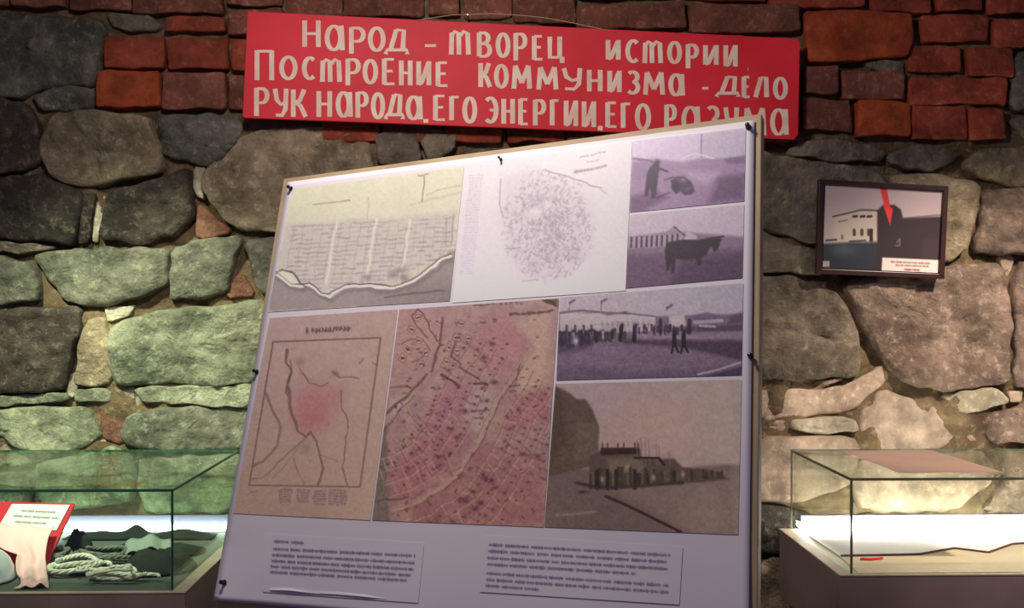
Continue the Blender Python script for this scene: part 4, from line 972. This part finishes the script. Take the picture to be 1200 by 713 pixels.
# stand wedge leaning back with its red cover
def P3(px, py, Y): return at(px, py, Y)
book = thing('card_stand', (-1.02, -.42, FZ), 'red covered slanting stand carrying a printed white card, in the left display case', 'stand')
tA, tB = P3(2,588,-.30), P3(88,590,-.30); lA, lB = P3(-34,690,-.585), P3(54,690,-.585)
mm = MB()
prof = []
top_l, top_r = Vector((tA.x-.02, -.30, tA.z)), Vector((tB.x, -.30, tB.z)); mid_l, mid_r = P3(-22,622,-.40), P3(70,622,-.40)
bl_, br_ = Vector((mid_l.x, -.47, FZ+.0085)), Vector((mid_r.x, -.47, FZ+.0085))
nrm = (top_r-top_l).cross(bl_-top_l).normalized(); 
if nrm.z < 0: nrm = -nrm
if nrm.y > 0: nrm = Vector((nrm.x, -abs(nrm.y), nrm.z))
v = [top_l, top_r, br_, bl_]; v2 = [p-nrm*.007 for p in v]
mm.add(v+v2, [(0,3,2,1),(4,5,6,7),(0,1,5,4),(1,2,6,5),(2,3,7,6),(3,0,4,7)]); bevel(mm.build('slanted_panel', deep_red, book), .0015)
mm = MB(); pc = (top_l+top_r)/2-nrm*.009; mm.box((pc.x-.03, pc.y-.004, FZ), (pc.x+.03, pc.y+.002, pc.z-.012)); mm.build('prop', deep_red, book)
def onw(px, py, off=0.001):
    r = ray(px, py); k = (top_l+nrm*off-CAM).dot(nrm)/r.dot(nrm); return CAM+r*k
cardq = [(14,591),(82,592),(66,622),(-4,621)]
I = Ink(cardq, 0.7, wall=1.0); I.base((236,222,232), (230,218,226))
words(I, 26, 599, 66, 601, 1.3, 1.8, (130,128,128), .9); words(I, 16, 605, 70, 608, 1.3, 1.8, (130,128,128), .9); words(I, 18, 612, 54, 614, 1.3, 1.8, (130,128,128), .9)
card = thing('label_card', onw(35, 620, .002), 'white printed card lying on the red slanting stand in the left display case', 'card')
I.build('card_face', card, 0, 'printed face', fn=lambda x, y: onw(x, y, .0045))
mm = MB(); a = [onw(x, yy, .0040) for x, yy in cardq]; b_ = [onw(x, yy, .0018) for x, yy in cardq]; mm.add(a+b_, [(0,3,2,1),(4,5,6,7),(0,1,5,4),(1,2,6,5),(2,3,7,6),(3,0,4,7)]); mm.build('card_back', white_card, card)
# red cloth, strong light coloured in, spilling from the stand to the front glass
def cloth_fn(u, v):
    xl = -6+34*min(1, max(0, (v-.2)/.2))+3*math.sin(v*9); xr = 68-v*12-5*math.sin(v*5)+(10*max(0, v-.85))
    if v > .9: xl -= 14*(v-.9)*10*0.5
    px_ = xl+(xr-xl)*u; py_ = 622+v*66
    Y = -.405-v*.22
    p = P3(px_, py_, Y); z = FZ+.006+(.075*(1-v)**2)+.004*math.sin(u*13+v*4)+.004*math.sin(v*17+u*5)
    p.z = max(z, FZ+.003); p.x = (px_-572)*(Y+2.7)/1200
    return p
grid_cloth('red_cloth', cloth_fn, 30, 30, red_cloth, .002, 'red cloth coloured pale pink as overlit, spread below the white card in the left display case', 'cloth', (-.97, -.53, FZ))
# white rounded enamel bowl at the frame edge
M = Matrix.Translation((-1.042, -.555, FZ+.002)); mm = MB(); ro = .058
mm.lathe([(0, .062), (.018, .061), (.034, .055), (.047, .042), (.055, .024), (.058, .004), (.060, 0), (.056, 0), (.052, .022), (.044, .038), (.030, .05), (.0, .056)], 32, M)
tag(mm.build('enamel_bowl', mat('white_enamel', (226,238,240), .2), smooth=True, loc=Vector((-1.042, -.555, FZ))), 'white rounded bowl upturned at the left edge of the frame, inside the case', 'bowl')
# rope coils
pale_rope = mat('pale_rope', (236,232,214), .85, noise_amt=.3, nscale=60); dark_rope = mat('grey_rope', (120,122,112), .85, noise_amt=.4, nscale=60); black_rope = mat('black_rope', (34,38,34), .85, noise_amt=.3, nscale=50)
def coil(cx, cy, rx, ry, turns, z0, r, m, label, seed, rot=0, grow=.16, name='rope_coil', cat='rope', drop=None):
    rn = random.Random(seed); N = int(60*turns); base_pts = []
    for k in range(N):
        a = 2*math.pi*k/60; t = a/(2*math.pi); s = 1-grow*t
        wob = 1+.07*math.sin(a*1.7+seed)+.04*math.sin(a*3.1+seed*2)
        x = rx*s*math.cos(a)*wob; y = ry*s*math.sin(a)*wob
        base_pts.append(Vector((cx+x*math.cos(rot)-y*math.sin(rot), cy+x*math.sin(rot)+y*math.cos(rot), z0+r*1.05+t*r*1.3+.003*math.sin(a*2.3+seed))))
    mm = MB()
    for s in range(3):
        pts = []
        for k, p in enumerate(base_pts):
            tdir = (base_pts[min(k+1, N-1)]-base_pts[max(k-1, 0)]).normalized(); u = tdir.cross(Vector((0,0,1))).normalized(); q = u.cross(tdir)
            ph = k*0.75+s*2*math.pi/3; pts.append(p+(u*math.cos(ph)+q*math.sin(ph))*r*.5)
        mm.tube(pts, r*.56, 6)
    tag(mm.build(name, m, smooth=True, loc=Vector((cx, cy, z0))), label, cat, 'rope coils in the left display case')
def fl(px, py): return atz(px, py, FZ)
u_ = fl(128, 668)
c1 = fl(90, 672); c2 = fl(118, 664); c3 = fl(136, 680)
coil(c1.x, c1.y, .060, .042, 2.6, FZ+.005, .0058, pale_rope, 'pale twisted rope coil beside the red cloth', 1, .2)
coil(c2.x+.005, c2.y+.012, .074, .040, 2.6, FZ+.012, .005, dark_rope, 'grey braided rope coil in the middle of the rope pile', 2.2, -.25)
coil(c3.x-.012, c3.y+.008, .052, .024, 2.3, FZ+.006, .0045, pale_rope, 'small pale rope loop at the front of the rope pile', 4.1, .1)
coil(fl(170,650).x, fl(170,650).y, .058, .040, 2.2, FZ+.006, .006, black_rope, 'black rope coil beside the dark crumpled cloth', 3.3, .4)
coil(fl(68,658).x, fl(68,658).y, .030, .034, 2.4, FZ+.006, .0048, dark_rope, 'small grey braided coil at the left end of the rope pile', 5.2, .6)
coil(fl(140,684).x, fl(140,684).y+.006, .075, .014, 1.4, FZ+.006, .0038, pale_rope, 'long thin pale cord loop along the front glass of the left case', 6.4, .03, grow=.3)
# crumpled cloths
def lump(cx, cy, rx, ry, h, seed, rough=.35):
    def fn(u, v):
        x = (u-.5)*2; y = (v-.5)*2; d = min(1, math.sqrt(x*x+y*y)/1.08)
        k = (1-d*d)
        z = h*k*(1+rough*noise.noise(Vector((x*2.2+seed, y*2.2, seed)))*2)+h*.35*k*noise.noise(Vector((x*6, y*6+seed, 0)))
        if d >= .99: z = 0
        s = 1 if d < 1 else 1
        wob = 1+.16*noise.noise(Vector((x*1.5, y*1.5, seed+7)))
        m_ = max(abs(x), abs(y), 1e-6); l_ = math.hypot(x, y); x2, y2 = (x*m_/l_, y*m_/l_) if l_ > 1e-6 else (0, 0)
        dd = min(1, math.hypot(x2, y2)); z = h*(1-dd**2.2)*(1+rough*2*noise.noise(Vector((x2*2+seed, y2*2, seed))))+h*.3*(1-dd)*noise.noise(Vector((x2*7, y2*7, seed)))
        return Vector((cx+rx*x2*wob, cy+ry*y2*wob, FZ+.002+max(z, 0)))
    return fn
grid_cloth('black_cloth', lump(u_.x, u_.y, .118, .052, .005, 11, .2), 34, 20, mat('black_cloth', (14,20,17), .9), .0006, 'thin black cloth spread under the rope pile in the left display case', 'cloth', (u_.x, u_.y, FZ))
for k, (px_, py_, L_, amp, rr, m_, lab) in enumerate((
    (60, 676, .16, .016, .0026, pale_rope, 'thin pale cord winding over the left half of the rope pile'),
    (84, 662, .15, .012, .0030, dark_rope, 'grey cord winding over the middle of the rope pile'),
    (96, 686, .12, .006, .0034, pale_rope, 'pale cord lying lowest of the rope pile, nearest the front glass'),
    (104, 654, .13, .010, .0030, black_rope, 'black cord curling across the back of the rope pile'))):
    p0 = fl(px_, py_); pts = []
    for q in range(60):
        t = q/59; pts.append(Vector((p0.x+L_*t+.012*math.sin(t*9+k), p0.y+amp*math.sin(t*11+k*2)+amp*.6*math.sin(t*23+k), FZ+.018+.006*math.sin(t*7+k*1.7)+.004*k*(k < 3))))
    mm = MB(); mm.tube(pts, rr, 7); tag(mm.build('cord', m_, smooth=True, loc=p0), lab, 'cord', 'cords in the left display case')
a = fl(190, 668)
grid_cloth('dark_bundle', lump(a.x-.012, a.y+.01, .085, .070, .034, 3), 36, 30, dark_cloth, .0015, 'black crumpled cloth bundle behind the front corner post of the left case', 'cloth', (a.x, a.y, FZ))
def strip_fn(u, v):
    px_ = 148+u*52; p = fl(px_, 655+v*9); hgt = .034+.014*math.sin(u*math.pi)+.004*math.sin(u*14)
    return Vector((p.x, p.y-.01+.02*u, FZ+.004+hgt-v*.012))
grid_cloth('grey_fold', strip_fn, 24, 5, grey_cloth, .002, 'pale grey cloth strip folded over the black crumpled bundle', 'cloth', (a.x, a.y, FZ+.03))
b_ = fl(215, 648); grid_cloth('dark_strap', lump(b_.x-.028, b_.y, .075, .055, .016, 8, .2), 26, 22, dark_cloth, .0015, 'flat dark cloth lying to the right of the black bundle, near the case side', 'cloth', (b_.x, b_.y, FZ))
c_ = fl(92, 642); grid_cloth('small_dark_lump', lump(c_.x, c_.y, .030, .024, .034, 5), 18, 16, dark_cloth, .0015, 'small dark knotted lump behind the rope pile', 'cloth', (c_.x, c_.y, FZ))
d_ = Vector((-.80, -.165, FZ))
def ridge(u, v):
    x = -1.03+u*.36; k = math.sin(v*math.pi); e = math.sin(min(1, u*8)*math.pi/2)*math.sin(min(1, (1-u)*10)*math.pi/2)
    h = .012+.010*noise.noise(Vector((x*14, 2, 1)))+.016*math.exp(-((x+.86)/.02)**2)
    return Vector((x, -.20+v*.06, FZ+.002+max(0, h)*k*e))
grid_cloth('dark_rolled_cloth', ridge, 50, 10, dark_cloth, .001, 'low dark rolled cloth along the back of the left case before the light strip', 'cloth', (-.85, -.2, FZ))
print('script done', len(S.objects), 'objects')
